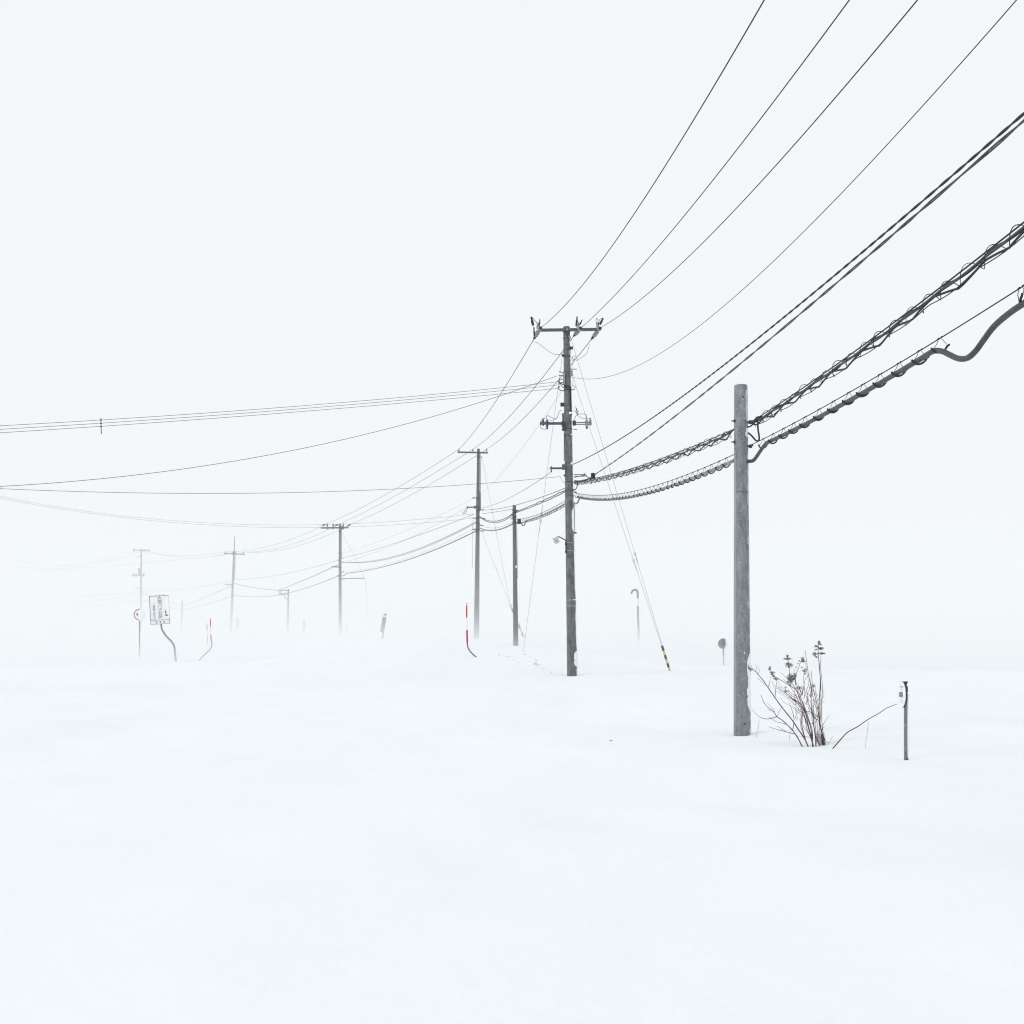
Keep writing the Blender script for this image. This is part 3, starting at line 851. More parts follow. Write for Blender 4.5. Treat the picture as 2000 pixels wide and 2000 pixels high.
for k, xa, xb, ya, yb in (('upper', 441, 261.8, 1077.3, 1072), ('lower', 460, 283, 1078, 1074)):
    A = P(xa, ya, 139.8); B = P(xb, yb, 171.8)
    wire(f'{k} of two faint sagging top wires between the mast pole and the leftmost pole', A, B, fp[k], 0.013, 'wire', A.z, B.z, GH, name='power_line')
for k, xa, ya, pix, off in (('upper', 261.8, 1072, [(230, 1084.5), (205.7, 1092), (143, 1103.5)], -.9), ('lower', 283, 1074, [(263.5, 1081), (174.5, 1103.5), (143, 1108)], .9)):
    A = P(xa, ya, 171.8)
    wire(f'{k} of two faint top wires running out of the picture from the leftmost pole', A, (PP6[0] + off, PP6[1]), pix, 0.013, 'wire', A.z, None, GH, name='power_line')
A = P(445, 1084, 139.9); 
wire('faint straight wire passing behind the leftmost power pole', A, PP6, [(352.6, 1092), (285.8, 1100), (143, 1111)], 0.011, 'wiret', A.z, None, GL)

# thin wire and twisted service cables towards the camera
A = P(1119.7, 736.8, D)
wire('thin deeply sagging wire rising right from below the top of the tallest pole', A, (RPOLE[0], RPOLE[1]), [(1153.8, 742), (1170, 741), (1224, 725), (1286, 691), (1348.4, 648.8), (1410.6, 598), (1460, 555.6), (1500, 520.4), (1598, 428.7)], 0.0052, 'wire', A.z, None, GL, n=90)
A = P(1120, 906.8, D)
a, b, c = fit(A, (RPOLE[0], RPOLE[1]), [(1178, 877), (1236, 842), (1269.8, 818.6), (1358.8, 756.4), (1431, 698.5), (1500, 646.7), (1592.5, 569), (1702, 479), (1758, 428.7)], A.z)
twisted('upper of two twisted black cables rising to the right above the near pole', sample(a, b, c, 120), 0.0085, 0.0065, 0.6, 'wire', GL)
A = P(1161.4, 927, D - .25)
a, b, c = fit(A, (RPOLE[0] + .12, RPOLE[1]), [(1243, 870.4), (1310, 818.5), (1334.7, 800.9), (1460, 700.5), (1588.4, 589.8), (1704, 492.5), (1778.8, 428.7)], A.z)
twisted('lower of two twisted black cables, leaving the black splice on the tallest pole', sample(a, b, c, 120), 0.0095, 0.010, 1.9, 'cable', GL)

# service wires crossing to the left
lp = [(1088, 746), (1088, 752), (1089, 758.5)]
for i, (k, y1000, y442, y142) in enumerate((('top', 755, 804, 823.5), ('middle', 761, 809.6, 830), ('bottom', 767, 815.4, 836.2))):
    A = P(*lp[i], D - .14)
    wire(f'{k} of three parallel straight wires running left from the tallest pole', A, (LPOLE[0], LPOLE[1]), [(1000, y1000), (442, y442), (142, y142)], 0.0058, 'wire', A.z, None, GS)
sp_ = thing('wire_spacer', P(197.3, 847, 31.9), 'short vertical spacer rod holding the three parallel wires near the left edge', 'spacer')
def on_left(x):  # distance on the crossing wires at a pixel column
    A = P(1088, 750, D - .14); m = (x - 1000) / F
    t = (m * A.y - A.x) / ((LPOLE[0] - A.x) - m * (LPOLE[1] - A.y))
    return A.y + t * (LPOLE[1] - A.y)
dsp = on_left(197.3)
MB().tube([P(197, 817, dsp), P(197.4, 832, dsp), P(198, 847.5, dsp)], [0.014, 0.011, 0.013], 8).build('rod', M['steel'], sp_)
for y in (820.5, 826.8, 833):
    MB().box(P(197.2, y, dsp), (.05, .04, .02)).build('clip', M['steeld'], sp_)
A = P(1088, 734, D - .14)
pts = wire('longer sagging wire running left below the three parallel wires', A, (LPOLE[0], LPOLE[1]), [(1064.6, 742.7), (1000, 763.6), (954, 780), (857.4, 808), (640, 866.5), (442, 904), (297, 926), (142, 938)], 0.0068, 'wire', A.z, None, GS)
A = P(1093, 931, D - .14)
wire('nearly level wire running left from the lower arm of the tallest pole', A, (LPOLE[0], LPOLE[1]), [(1000, 939), (860, 949.6), (770, 955), (640, 960.4), (442, 964.5), (297, 963), (142, 959.4)], 0.0062, 'wiret', A.z, None, GS)
A = P(926, 1003.5, 69.9)
wire('upper of two faint sagging wires from the second pole to the left edge', A, LPOLE2, [(779, 1018), (690, 1023.5), (442, 1022.5), (312.8, 1014.5), (235, 1006.7), (142, 995)], 0.0062, 'wiret', A.z, None, GS)
A = P(926, 1012, 69.9)
wire('lower of two faint sagging wires from the second pole to the left edge', A, LPOLE2, [(671, 1030.5), (442, 1026), (297, 1017.6), (142, 998)], 0.0062, 'wiret', A.z, None, GS)

# low voltage along the row
A, B = P(1076.4, 922, D + .05), P(934, 993, 69.9)
wire('single wire from the left lower arm of the tallest pole to the second pole', A, B, [(1068, 927.7), (1005.8, 966.4), (962.5, 987)], 0.0085, 'wire', A.z, B.z, GL)
A, B = P(1104, 953.3, D), P(943, 996.3, 69.85)
wire('dark wire passing just above the slim telephone pole to the second pole', A, B, [(1080, 963), (1008, 986.4), (1001, 988)], 0.012, 'cable', A.z, B.z, GL)
A, B = P(1096, 766, D), P(937, 966, 69.95)
wire('very thin wire slanting from mid tallest pole down to the second pole', A, B, [(1065.8, 808.6), (1052, 829.7), (1000, 901.7), (969.3, 936.8)], 0.004, 'wiret', A.z, B.z, GL)
A, B = P(928, 972, 69.9), P(664, 1082, 107.9)
wire('very faint thin wire between the second and third poles', A, B, [(857, 1008), (792, 1036.5)], 0.006, 'wiret', A.z, B.z, GL)
A, B = P(913, 990.5, 69.88), P(666, 1099, 107.9)
wire('faint wire from the low arm of the second pole to the third pole', A, B, [(803, 1045), (780, 1061), (694, 1096)], 0.008, 'wiret', A.z, B.z, GL, deg=2)
A, B = P(1001, 994.3, 52), P(942, 1003.3, 69.9)
wire('short dark wire between the slim telephone pole and the second pole', A, B, [(970, 999.5)], 0.011, 'cable', A.z, B.z, GL)
A, B = P(925, 1004.5, 69.9), P(668, 1090, 107.9)
wire('dark wire from the second pole sloping to the third pole above the cable bundle', A, B, [(835.7, 1039.8), (748, 1068)], 0.0135, 'cable', A.z, B.z, GL)
A, B = P(660, 1094, 107.9), P(458, 1132.6, 139.9)
wire('single low wire between the third pole and the mast pole', A, B, [(620, 1105), (569, 1118), (513, 1128.8)], 0.014, 'cable', A.z, B.z, GL)
A, B = P(453, 1134.4, 139.9), P(276, 1155, 171.9)
wire('faint low wire between the mast pole and the leftmost power pole', A, B, [(397, 1145.8), (330, 1153.5)], 0.014, 'cable', A.z, B.z, GL)
for i, (k, ya, yb) in enumerate((('upper', 1155.3, 1166.9), ('middle', 1160, 1181.4), ('lower', 1171.8, 1190.3))):
    A = P(272.4, ya, 171.9)
    wire(f'{k} of three faint low cables leaving the picture left of the round red sign', A, PP6, [(219, ya + (yb - ya) * (.42 if k != 'lower' else .40)), (143, yb)], 0.016, 'cable', A.z, None, GC)

# ------------------------------------------------ telephone cables
def hanger_mesh(gap, rc):
    """open wire clip: two thin legs from the messenger wire down to a ring round the cable"""
    m = MB()
    rr = rc + 0.006
    leg1 = [(-.035, 0, 0), (-.07, 0.004, -gap * .45), (-.095, rr * .9, -gap * .9)]
    leg2 = [(.015, 0, 0), (.05, -.004, -gap * .4), (.075, -rr * .8, -gap * .85)]
    m.tube(leg1, 0.0033, 4); m.tube(leg2, 0.0033, 4)
    m.tube([(-.05, 0, 0.002), (-.03, 0, 0.004), (-.02, 0, 0)], 0.009, 5)
    m.tube([(.02, 0, 0.002), (.035, 0, 0.004), (.045, 0, 0)], 0.008, 5)
    ring = []
    for i in range(13):
        a = math.pi * (0.98 - 1.96 * 0 + (i / 12) * 1.05)
        ring.append((-.09 + .16 * i / 12, -math.cos(a) * -rr * 1.0 * -1, -gap - rc * .2 + math.sin(a) * rr))
    ring = [(-.105, rr * 1.15, -gap + rr * .7)] + ring + [(.095, -rr * 1.3, -gap + rr * .2)]
    m.tube(ring, 0.0105, 6)
    me = bpy.data.meshes.new('hanger')
    me.from_pydata([tuple(p) for p in m.v], [], m.f); me.materials.append(M['wire'])
    return me

def hung_cable(label, mpts, cpts, rc, hanger, spacing, m='cabsnow', s0=0.3, s1=0.3, mr=0.006, group=GC, skip=None):
    root = thing('hung_cable', mpts[0], label, 'cable', group)
    MB().tube(cpts, rc, 10).build('cable', M[m], root, smooth=True)
    MB().tube(mpts, mr, 5).build('messenger_wire', M['wire'], root, smooth=True)
    if hanger:
        L, at = frames(mpts)
        d = s0; i = 0
        while d < L - s1:
            p, u, s, up = at(d)
            if skip and skip[0] < 1000 + F * p.x / p.y < skip[1]:
                d += spacing; continue
            k = 1 + 0.06 * rnd.uniform(-1, 1)
            mt = Matrix((u * k, s * rnd.choice((1, 1, 1, -1)), up)).transposed().to_4x4()
            mt.translation = p
            o = bpy.data.objects.new('hanger', hanger); COL.objects.link(o); o.parent = root
            o.matrix_local = Matrix.Translation(-ROOT[root]) @ mt
            d += spacing * (1 + 0.12 * rnd.uniform(-1, 1)); i += 1
    return root

RC = 0.026
# near pole -> next telephone pole
exT = AX_T.xy(870)
mA = (exT[0] + .10, exT[1] - .08)
am, bm_, cm = fit(mA, NPOLE, [(1461, 872), (1508, 848.4), (1567.7, 817.4), (1640, 777), (1677.4, 755.4), (1770.6, 701.6), (1828.5, 665.3), (1857.5, 646.7)])
mp = sample(am, bm_, cm, 60)
ac, bc, cc = fit(mA, NPOLE, [(1511.8, 858.4), (1549, 839.8), (1593.8, 818), (1640, 792), (1654.6, 786.5), (1704.3, 755.4), (1764.3, 721), (1799.5, 700.5)])
def tpix(A, B, x):
    m = (x - 1000) / F; return (m * A[1] - A[0]) / ((B[0] - A[0]) - m * (B[1] - A[1]))
def unproj(A, B, x, y):
    t = tpix(A, B, x); q = np.array(A) + t * (np.array(B) - np.array(A)); return Vector((q[0], q[1], HC + (HY - y) * q[1] / F))
def smooth_pts(pp, k=5):
    out = []
    for i in range(len(pp) - 1):
        p0, p1, p2, p3 = pp[max(i - 1, 0)], pp[i], pp[i + 1], pp[min(i + 2, len(pp) - 1)]
        for j in range(k):
            t = j / k
            out.append(0.5 * ((2 * p1) + (p2 - p0) * t + (2 * p0 - 5 * p1 + 4 * p2 - p3) * t * t + (3 * p1 - p0 - 3 * p2 + p3) * t ** 3))
    out.append(pp[-1]); return out
start = [unproj(mA, NPOLE, x, y) for x, y in ((1458, 901), (1467.7, 900.6), (1473.5, 897.5), (1483, 884), (1492, 870.8), (1499.4, 864))]
mid = sample(ac, bc, cc, 24, tpix(mA, NPOLE, 1511.8), tpix(mA, NPOLE, 1803))
end = [unproj(mA, NPOLE, x, y) for x, y in ((1820, 687.2), (1830.6, 684.8), (1843, 687.3), (1857.5, 694.3), (1873, 700.5), (1890, 699), (1906, 685), (1922, 663), (1943, 636), (1975, 609), (2020, 578))] + [Vector((NPOLE[0] - .06, NPOLE[1] + .1, float(np.polyval(cm, 1.0)) - .09))]
hm = hanger_mesh(0.088, RC)
hung_cable('thick grey cable on ring hangers, right of the near pole, bending down at the edge', mp, smooth_pts(start + mid + end, 4), RC, hm, 0.5, 'cable', 0.75, 0.3, skip=(1846, 1940))
# tallest pole -> near pole
AT = (AX_M.xy(965)[0] + .16, AX_M.xy(965)[1] - .12); BT = (exT[0] - .09, exT[1] + .06)
a1, b1, c1 = fit(AT, BT, [(1125, 962.8), (1164, 968), (1204.5, 964.6), (1246.7, 956.6), (1296, 944.3), (1348.8, 925), (1394.6, 905.6), (1433, 887)])
mp = sample(a1, b1, c1, 70)
a2, b2, c2 = fit(AT, BT, [(1146.4, 974), (1178, 976), (1211.5, 973.4), (1246.7, 967), (1282, 958.4), (1322.4, 945), (1354, 933.8), (1384, 921.4), (1433, 899.4)])
start = [AX_M.at(984) + Vector((.1, -.12, 0))] + [unproj(AT, BT, x, y) for x, y in ((1127, 983), (1131, 975.5), (1134, 970.8), (1139, 972.3))]
mid = sample(a2, b2, c2, 60, tpix(AT, BT, 1146.4), 1.0)
hung_cable('grey cable on ring hangers between the tallest pole and the near pole', mp, smooth_pts(start + mid, 3), RC, hanger_mesh(0.10, RC), 0.47, 'cabsnow', 0.5, 0.3)

def lashed(label, pts, root_r, group=GC, loops=True, amp=0.05, seed=0, heavy=True, pitch=0.42, gapscale=1.0):
    """bundle: straight support wire, two wandering cables below and a spiral tie wire looping round them"""
    L, at = frames(pts)
    root = thing('cable_bundle', pts[0], label, 'cable', group)
    def strand(off0, wob, r, name, m, k):
        n = max(24, int(L / 0.09)); q = []
        for i in range(n + 1):
            d = L * i / n; p, u, s, up = at(d)
            fade = min(1, d / 0.5, (L - d) / 0.5)
            w = wob * fade
            # the cables are tied up every metre or so and droop between
            ph = ((d + k * .37) / (0.86 + .03 * k)) % 1.0
            dr = 1 - abs(2 * ph - 1) ** 0.8 if k == 3 else abs(math.sin(math.pi * ph))
            z = -(off0 * fade) - w * dr + 0.25 * w * noise.noise((d * 1.1, k, seed))
            y = 0.5 * w * noise.noise((d * 0.9, k + 5, seed))
            q.append(p + up * z + s * y)
        MB().tube(q, r, 7).build(name, M[m], root, smooth=True)
    strand(0.0, 0.0, root_r * .62, 'support_wire', 'wire', 0)
    strand(0.015, 0.035 * gapscale, root_r, 'cable', 'wire', 1)
    strand(0.030, 0.012 * gapscale, root_r * 1.1, 'cable', 'cable', 2)
    strand(0.048 * gapscale, 0.075 * gapscale, root_r * .85, 'cable', 'wire', 3)
    strand(0.085 * gapscale, 0.03 * gapscale, root_r * .4, 'drop_wire', 'wire', 4)
    if loops:
        q = []; n = int(L / pitch * 14); lo = 0.25
        for i in range(n + 1):
            d = lo + (L - lo - .1) * i / n
            p, u, s, up = at(d)
            a = 2 * math.pi * d / pitch + 1.3 * noise.noise((d * .8, seed, 5))
            rr = 0.062 * gapscale * (1 + 0.4 * noise.noise((d * 1.7, seed, 2)))
            q.append(p + up * (-0.045 * gapscale + rr * math.sin(a)) + s * rr * 0.8 * math.cos(a) + u * 0.055 * math.cos(a + .6))
        MB().tube(q, 0.0042, 4).build('spiral_tie', M['wire'], root, smooth=True)
    return root
bA = (AX_T.xy(828)[0] + .1, AX_T.xy(828)[1] - .08)
a3, b3, c3 = fit(bA, NPOLE, [(1460.9, 826), (1480.7, 817), (1519, 791), (1564, 761.5), (1598.8, 736.5), (1640, 707), (1667, 687), (1731, 640.6), (1778.8, 605), (1820, 574), (1857.5, 546.5)])
lashed('looped bundle of black cables right of the near pole, rising to the right edge', sample(a3, b3, c3, 60), 0.0125, seed=1)
a4, b4, c4 = fit((AX_M.xy(942)[0] + .16, AX_M.xy(942)[1] - .12), (AX_T.xy(840)[0] - .09, AX_T.xy(840)[1] + .05), [(1130.6, 939), (1167.5, 934), (1204.5, 923.5), (1246.7, 912), (1313.6, 887), (1366.4, 867.4), (1408.6, 849.8), (1433, 838)])
lashed('looped bundle of black cables between the tallest pole and the near pole', sample(a4, b4, c4, 70), 0.0125, seed=2)
# fittings where the bundle meets the near pole
clp = thing('cable_splice', unproj(bA, NPOLE, 1481, 819), 'black splice and hanging lead beside the near pole, under the looped bundle', 'splice')
q = [unproj(bA, NPOLE, x, y) for x, y in ((1477, 821), (1481, 818), (1486, 815))]
MB().tube(q, [0.03, 0.036, 0.024], 8).build('splice_body', M['rubber'], clp)
q = [unproj(bA, NPOLE, x, y) for x, y in ((1480, 822), (1480.5, 838), (1482.5, 851), (1482.5, 859), (1479.5, 861.5), (1475, 859), (1468, 851), (1461, 845))]
MB().tube(smooth_pts(q, 4), 0.0125, 8).build('lead', M['rubber'], clp, smooth=True)
q = [unproj(bA, NPOLE, x, y) for x, y in ((1460, 834), (1466, 832.5), (1473, 826), (1480, 820))]
MB().tube(smooth_pts(q, 4), 0.011, 8).build('lead', M['rubber'], clp, smooth=True)
for x, y in ((1487.5, 821), (1496, 814.5), (1505, 808)):
    t = np.linspace(0, 2 * math.pi, 14)
    MB().tube([unproj(bA, NPOLE, x + 3.3 * math.cos(k), y + 3.6 * math.sin(k)) for k in t], 0.0035, 4).build('tie_ring', M['wire'], clp)

# tallest pole -> slim telephone pole -> second pole
A = (AX_M.xy(960)[0] - .1, AX_M.xy(960)[1] + .1); B = (AX_D.xy(998)[0] + .07, AX_D.xy(998)[1] - .06)
for k, dy in (('upper', 0), ('lower', 3.2)):
    a_, b_, c_ = fit(A, B, [(1105, 957.5 + dy), (1087, 964.6 + dy), (1049.7, 982.7 + dy), (1012.4, 997.6 + dy * .6)])
    pts = sample(a_, b_, c_, 40)
    wob = [p + Vector((0, 0, 0.02 * noise.noise((i * .35, dy, 4)))) for i, p in enumerate(pts)]
    o = MB().tube(wob, 0.0165, 7).build('overhead_cable', M['cable'], origin=wob[0], smooth=True)
    tag(o, f'{k} strand of the dark cable pair from the tallest pole to the slim telephone pole', 'cable', GC)
a_, b_, c_ = fit(A, B, [(1104.3, 977.5), (1062, 999.9), (1016, 1013.5)])
mp = sample(a_, b_, c_, 40)
a_, b_, c_ = fit(A, B, [(1104.3, 983.7), (1079.5, 997.4), (1049.7, 1009.8), (1026, 1017.3)])
hung_cable('ring-hung cable between the tallest pole and the slim telephone pole', mp, sample(a_, b_, c_, 40, 0, tpix(A, B, 1027)), RC, hanger_mesh(.14, RC), 0.5, 'cabsnow', .3, .9)
A = (AX_D.xy(1010)[0] - .05, AX_D.xy(1010)[1] + .06); B = (AX_2.xy(1015)[0] + .1, AX_2.xy(1015)[1] - .12)
for k, dy in (('upper', 0), ('lower', 3)):
    a_, b_, c_ = fit(A, B, [(1000, 1004 + dy), (988.7, 1012 + dy), (962.5, 1018 + dy), (944.3, 1012.5 + dy * .6), (939.7, 1011 + dy * .4)])
    pts = sample(a_, b_, c_, 30)
    o = MB().tube(pts, 0.02, 7).build('overhead_cable', M['cable'], origin=pts[0], smooth=True)
    tag(o, f'{k} strand of the sagging cable pair between the slim telephone pole and the second pole', 'cable', GC)
a_, b_, c_ = fit(A, B, [(1001, 1018.8), (985, 1026.8), (962.5, 1031.3), (942, 1026.8)]); mp = sample(a_, b_, c_, 30)
a_, b_, c_ = fit(A, B, [(1001, 1023.4), (985, 1031.3), (960, 1036), (944, 1034)])
hung_cable('sagging thick cable between the slim telephone pole and the second pole', mp, sample(a_, b_, c_, 30), 0.028, None, 1, 'cable')
# second -> third
A = (AX_2.xy(1025)[0] - .1, AX_2.xy(1025)[1] + .05); B = (AX_3.xy(1100)[0] + .12, AX_3.xy(1100)[1] - .1)
for k, dy in (('upper', 0), ('lower', 2.4)):
    a_, b_, c_ = fit(A, B, [(927, 1020.3 + dy), (879, 1045.3 + dy), (835.7, 1063.8 + dy), (803, 1076.8 + dy), (748.7, 1092 + dy * .8), (716, 1096.6 + dy * .6), (668, 1097.8)], deg=3)
    pts = sample(a_, b_, c_, 50)
    o = MB().tube(pts, 0.017, 6).build('overhead_cable', M['cable'], origin=pts[0], smooth=True)
    tag(o, f'{k} strand of the cable pair between the second and third power poles', 'cable', GC)
a_, b_, c_ = fit(A, B, [(927, 1033), (879, 1055), (835.7, 1075), (779, 1096), (707.7, 1112), (672, 1118)], deg=3); mp = sample(a_, b_, c_, 50)
a_, b_, c_ = fit(A, B, [(927, 1038.7), (857.4, 1070), (814, 1087.6), (779, 1099.4), (734.6, 1109.7), (707.7, 1115.7), (677.4, 1119.8)], deg=3)
cp = sample(a_, b_, c_, 40, 0, tpix(A, B, 677.4)) + [unproj(A, B, 672.7, 1123.8), unproj(A, B, 668.6, 1125)]
hung_cable('lowest thick cable between the second and third power poles', mp, cp, 0.03, None, 1, 'cable')
# third -> arm pole -> mast pole -> far poles
A = (AX_3.xy(1105)[0] - .1, AX_3.xy(1105)[1]); B = P(545, 1153, 125.8)
def cab(label, A, B, pix, r, deg=2):
    a_, b_, c_ = fit(A, B, pix, deg=deg); pts = sample(a_, b_, c_, 40)
    o = MB().tube(pts, r, 6).build('overhead_cable', M['cable'], origin=pts[0], smooth=True)
    return tag(o, label, 'cable', GC)
cab('upper cable from the third power pole to the side arm of the pale telephone pole', A, (B.x, B.y), [(660.6, 1103.6), (647, 1108), (600, 1130.5), (587.7, 1136), (556.6, 1148), (545, 1152.7)], 0.03)
cab('lower cable from the third power pole to the pale telephone pole', A, AX_G.xy(1158), [(660.6, 1125), (600, 1148), (620, 1140.6), (566.6, 1157.3)], 0.03)
cab('upper cable from the side arm of the pale telephone pole to the mast pole', (B.x, B.y), AX_4.xy(1142), [(544, 1153), (513, 1150.5), (480, 1144.5), (463.5, 1141), (455, 1139)], 0.03)
cab('lower cable from the pale telephone pole to the mast pole', AX_G.xy(1160), AX_4.xy(1164), [(553, 1160.4), (544, 1163.6), (531.8, 1164), (507, 1165.4), (463.5, 1163.5), (455, 1163)], 0.03)
cab('upper faint cable from the mast pole to the faint telephone pole by the sign', AX_4.xy(1147), AX_I.xy(1183), [(452, 1144.5), (430, 1154), (395, 1169), (360, 1182.8)], 0.03)
cab('lower faint cable from the mast pole to the faint telephone pole by the sign', AX_4.xy(1166), AX_I.xy(1191), [(452, 1165), (430, 1172), (400, 1181), (369.8, 1189.5)], 0.03)
cab('upper faint cable running behind the white sign board to the leftmost power pole', AX_I.xy(1183), AX_5.xy(1158), [(354, 1182.5), (333.4, 1176.5), (290, 1162.5), (277, 1157.6)], 0.03)
cab('lower faint cable running behind the white sign board to the leftmost power pole', AX_I.xy(1191), AX_5.xy(1171), [(353, 1191.9), (330.6, 1187), (291.5, 1175), (277, 1171.3)], 0.03)

# ======================================================= guy wires and their guards
def guard(label, p0, p1, r, root_pt, name='guy_guard', over=0.5, cols=('black', 'yellow')):
    t = thing(name, root_pt, label, 'guy guard')
    n = 9
    for i in range(n):
        a = p0.lerp(p1, i / n); b = p0.lerp(p1, (i + 1) / n)
        MB().tube([a, b], r if i else r * 1.05, 10).build('stripe', M[cols[i % 2]], t)
    return t
GT, GB = P(1293.3, 1262, 41.0), P(1310.5, 1318, 41.5)
gdir = (GB - GT).normalized()
guard('yellow and black striped guy guard in the snow right of the tallest pole', GT, GB + gdir * .35, 0.042, GB)
for k, pa, mid, y0 in (('upper', (1116, 663), [(1162, 820), (1209.6, 980), (1254.6, 1130)], 0), ('lower', (1119, 736.5), [(1144.7, 811), (1198.8, 980), (1246.4, 1130)], 1)):
    A = P(*pa, D + .05)
    B = GT + Vector((-.02 if y0 else .0, 0, 0.02))
    g = thing('guy_wire', B, f'{k} of two straight guy wires from the tallest pole down to the striped guard', 'guy wire', 'guy wires of the tallest pole')
    MB().tube([A, A.lerp(B, .5), B, B + gdir * .12], 0.0046, 5).build('strand', M['wiret'], g)
    ci = A.lerp(B, .690 if y0 == 0 else .672)
    u = (B - A).normalized()
    insul(ci - u * .09, ci + u * .09, g, 0.05, 1, 'guy_insulator', 'porcw')
    MB().tube([ci + u * .1, ci + u * .3], 0.010, 5).build('grip', M['steel'], g)
A = P(1097.5, 701, D - .05); B = P(1023.5, 1263, 46.0)
g = thing('guy_wire', B, 'single thin guy wire slanting down left of the tallest pole to the snow bank', 'guy wire', 'guy wires of the tallest pole')
MB().tube([A, A.lerp(B, .5), B + (B - A).normalized() * .3], 0.0046, 5).build('strand', M['wiret'], g)
u = (B - A).normalized(); ci = A.lerp(B, .52)
insul(ci - u * .1, ci + u * .1, g, 0.05, 1, 'guy_insulator', 'porcw')
MB().tube([ci - u * .12, ci - u * .6], 0.009, 5).build('grip', M['steeld'], g)
MB().tube([ci + u * .12, ci + u * .6], 0.008, 5).build('grip', M['steel'], g)
# second pole's guys
G2T, G2B = P(996.5, 1181, 62.0), P(1021, 1240, 62.3)
guard('pale worn striped guy guard behind the slim telephone pole', G2T, G2B + (G2B - G2T).normalized() * .3, 0.052, G2B, cols=('yellow', 'pipe'))
for k, pa in (('upper', (941, 892.5)), ('lower', (941, 1040))):
    A = P(*pa, 69.9); B = G2T.copy()
    g = thing('guy_wire', B, f'{k} of two faint guy wires running right from the second pole', 'guy wire', 'guy wires of the second pole')
    MB().tube([A, A.lerp(B, .5), B], 0.006, 5).build('strand', M['wiret'], g)
    u = (B - A).normalized(); ci = A.lerp(B, .5)
    MB().tube([ci, ci + u * .7], 0.010, 5).build('grip', M['steel'], g)

# ======================================================= signs and markers
def pipe_path(pix, d): return smooth_pts([P(x, y, d) for x, y in pix], 5)

# white sign board with S-bent post
d = 50.0
sg = thing('sign_board', P(344.5, 1297, d), 'white Japanese bus notice board with snow on it, on an S-bent grey post', 'sign')
MB().tube(pipe_path([(313, 1205), (314.2, 1215), (315, 1221), (316.7, 1230), (325, 1243), (334.8, 1252.7), (340.4, 1262.4), (341.8, 1273.6), (344, 1297), (345, 1306)], d), 0.038, 12).build('post', M['pipe'], sg, smooth=True)
roll = R(3.4)
c = P(311.8, 1191, d - .06)
Rm = Matrix.Rotation(-roll, 3, 'Y') @ Matrix.Rotation(R(4), 3, 'Z')
S = d / F
def bl(u, v, w=0.0):   # board-local pixels (right, down from the centre) -> point
    return c + Rm @ Vector((u * S, -w, -v * S))
def bbox(u, v, w, h, th, off, name, m, parent=None):
    q = MB().box(bl(u, v, off), (w * S, th, h * S), Rm)
    return q.build(name, M[m], parent or sg)
board = bbox(0, -3.6, 36, 47, .02, 0, 'board', 'board')
plate = bbox(0, 24, 36, 7.4, .02, 0, 'name_plate', 'board')
for u, v, w, h in ((-18.3, -3.6, .9, 48.4), (0, -27.4, 36.5, .9), (18.2, -3.6, .7, 47)):
    bbox(u, v, w, h, .035, .004, 'frame', 'pipe')
for u, v, w, h in ((0, 20.0, 37, .7), (0, 27.8, 37, .7), (-18.2, 24, .8, 7), (18.2, 24, .8, 7)):
    bbox(u, v, w, h, .035, .004, 'frame', 'pipe', plate)
for u in (-6, 0.8, 8):
    MB().tube([bl(u, -28.3, .0), bl(u, -29.6, 0)], .02, 6).build('frame_bolt', M['pipe'], sg)

def text_obj(body, size, fn, name, m, parent, extr=0.004):
    """one character turned into a mesh; fn maps glyph x,y to a point"""
    cu = bpy.data.curves.new(name, 'FONT'); cu.body = body; cu.size = size
    cu.align_x = 'CENTER'; cu.align_y = 'CENTER'; cu.offset = size * 0.018
    ob = bpy.data.objects.new(name, cu); COL.objects.link(ob)
    dg = bpy.context.evaluated_depsgraph_get()
    me = bpy.data.meshes.new_from_object(ob.evaluated_get(dg))
    bpy.data.objects.remove(ob); bpy.data.curves.remove(cu)
    q = MB()
    q.v = [fn(v.co.x, v.co.y) for v in me.vertices]
    q.f = [tuple(p.vertices) for p in me.polygons]; q.m = [0] * len(q.f)
    bpy.data.meshes.remove(me)
    return q.build(name, M[m], parent)
for i, ch in enumerate('大型バス右折'):
    v0 = -22.6 + i * 7.35
    text_obj(ch, 7.3 * S, lambda x, y, v0=v0: bl(1.0 + 1.25 * x / S, v0 - y / S, .0145), 'letter', 'orange', board)
for i, ch in enumerate('ご注意ください'):
    v0 = -10.8 + i * 4.75
    text_obj(ch, 4.7 * S, lambda x, y, v0=v0: bl(-10.4 + x / S, v0 - y / S, .0145), 'letter', 'ink', board)
bbox(11.3, 4.5, 2.2, 4.6, .006, .012, 'printed_mark', 'ink', board)
bbox(12.0, 10.6, 2.8, 3.6, .006, .012, 'printed_mark', 'ink', board)
bbox(14.6, 11.8, 3.0, 1.3, .006, .012, 'printed_mark', 'ink', board)
for u in (-7.6, 0.2, 7.4):
    for k, (du, dv, w, h) in enumerate(((0, -1.2, 3, .6), (0, 0.1, 2.6, .6), (0, 1.4, 3, .6), (0, 0, .6, 3.2))):
        bbox(u + du, 24 + dv, w, h, .006, .013 + .001 * k, 'printed_stroke', 'ink', plate)
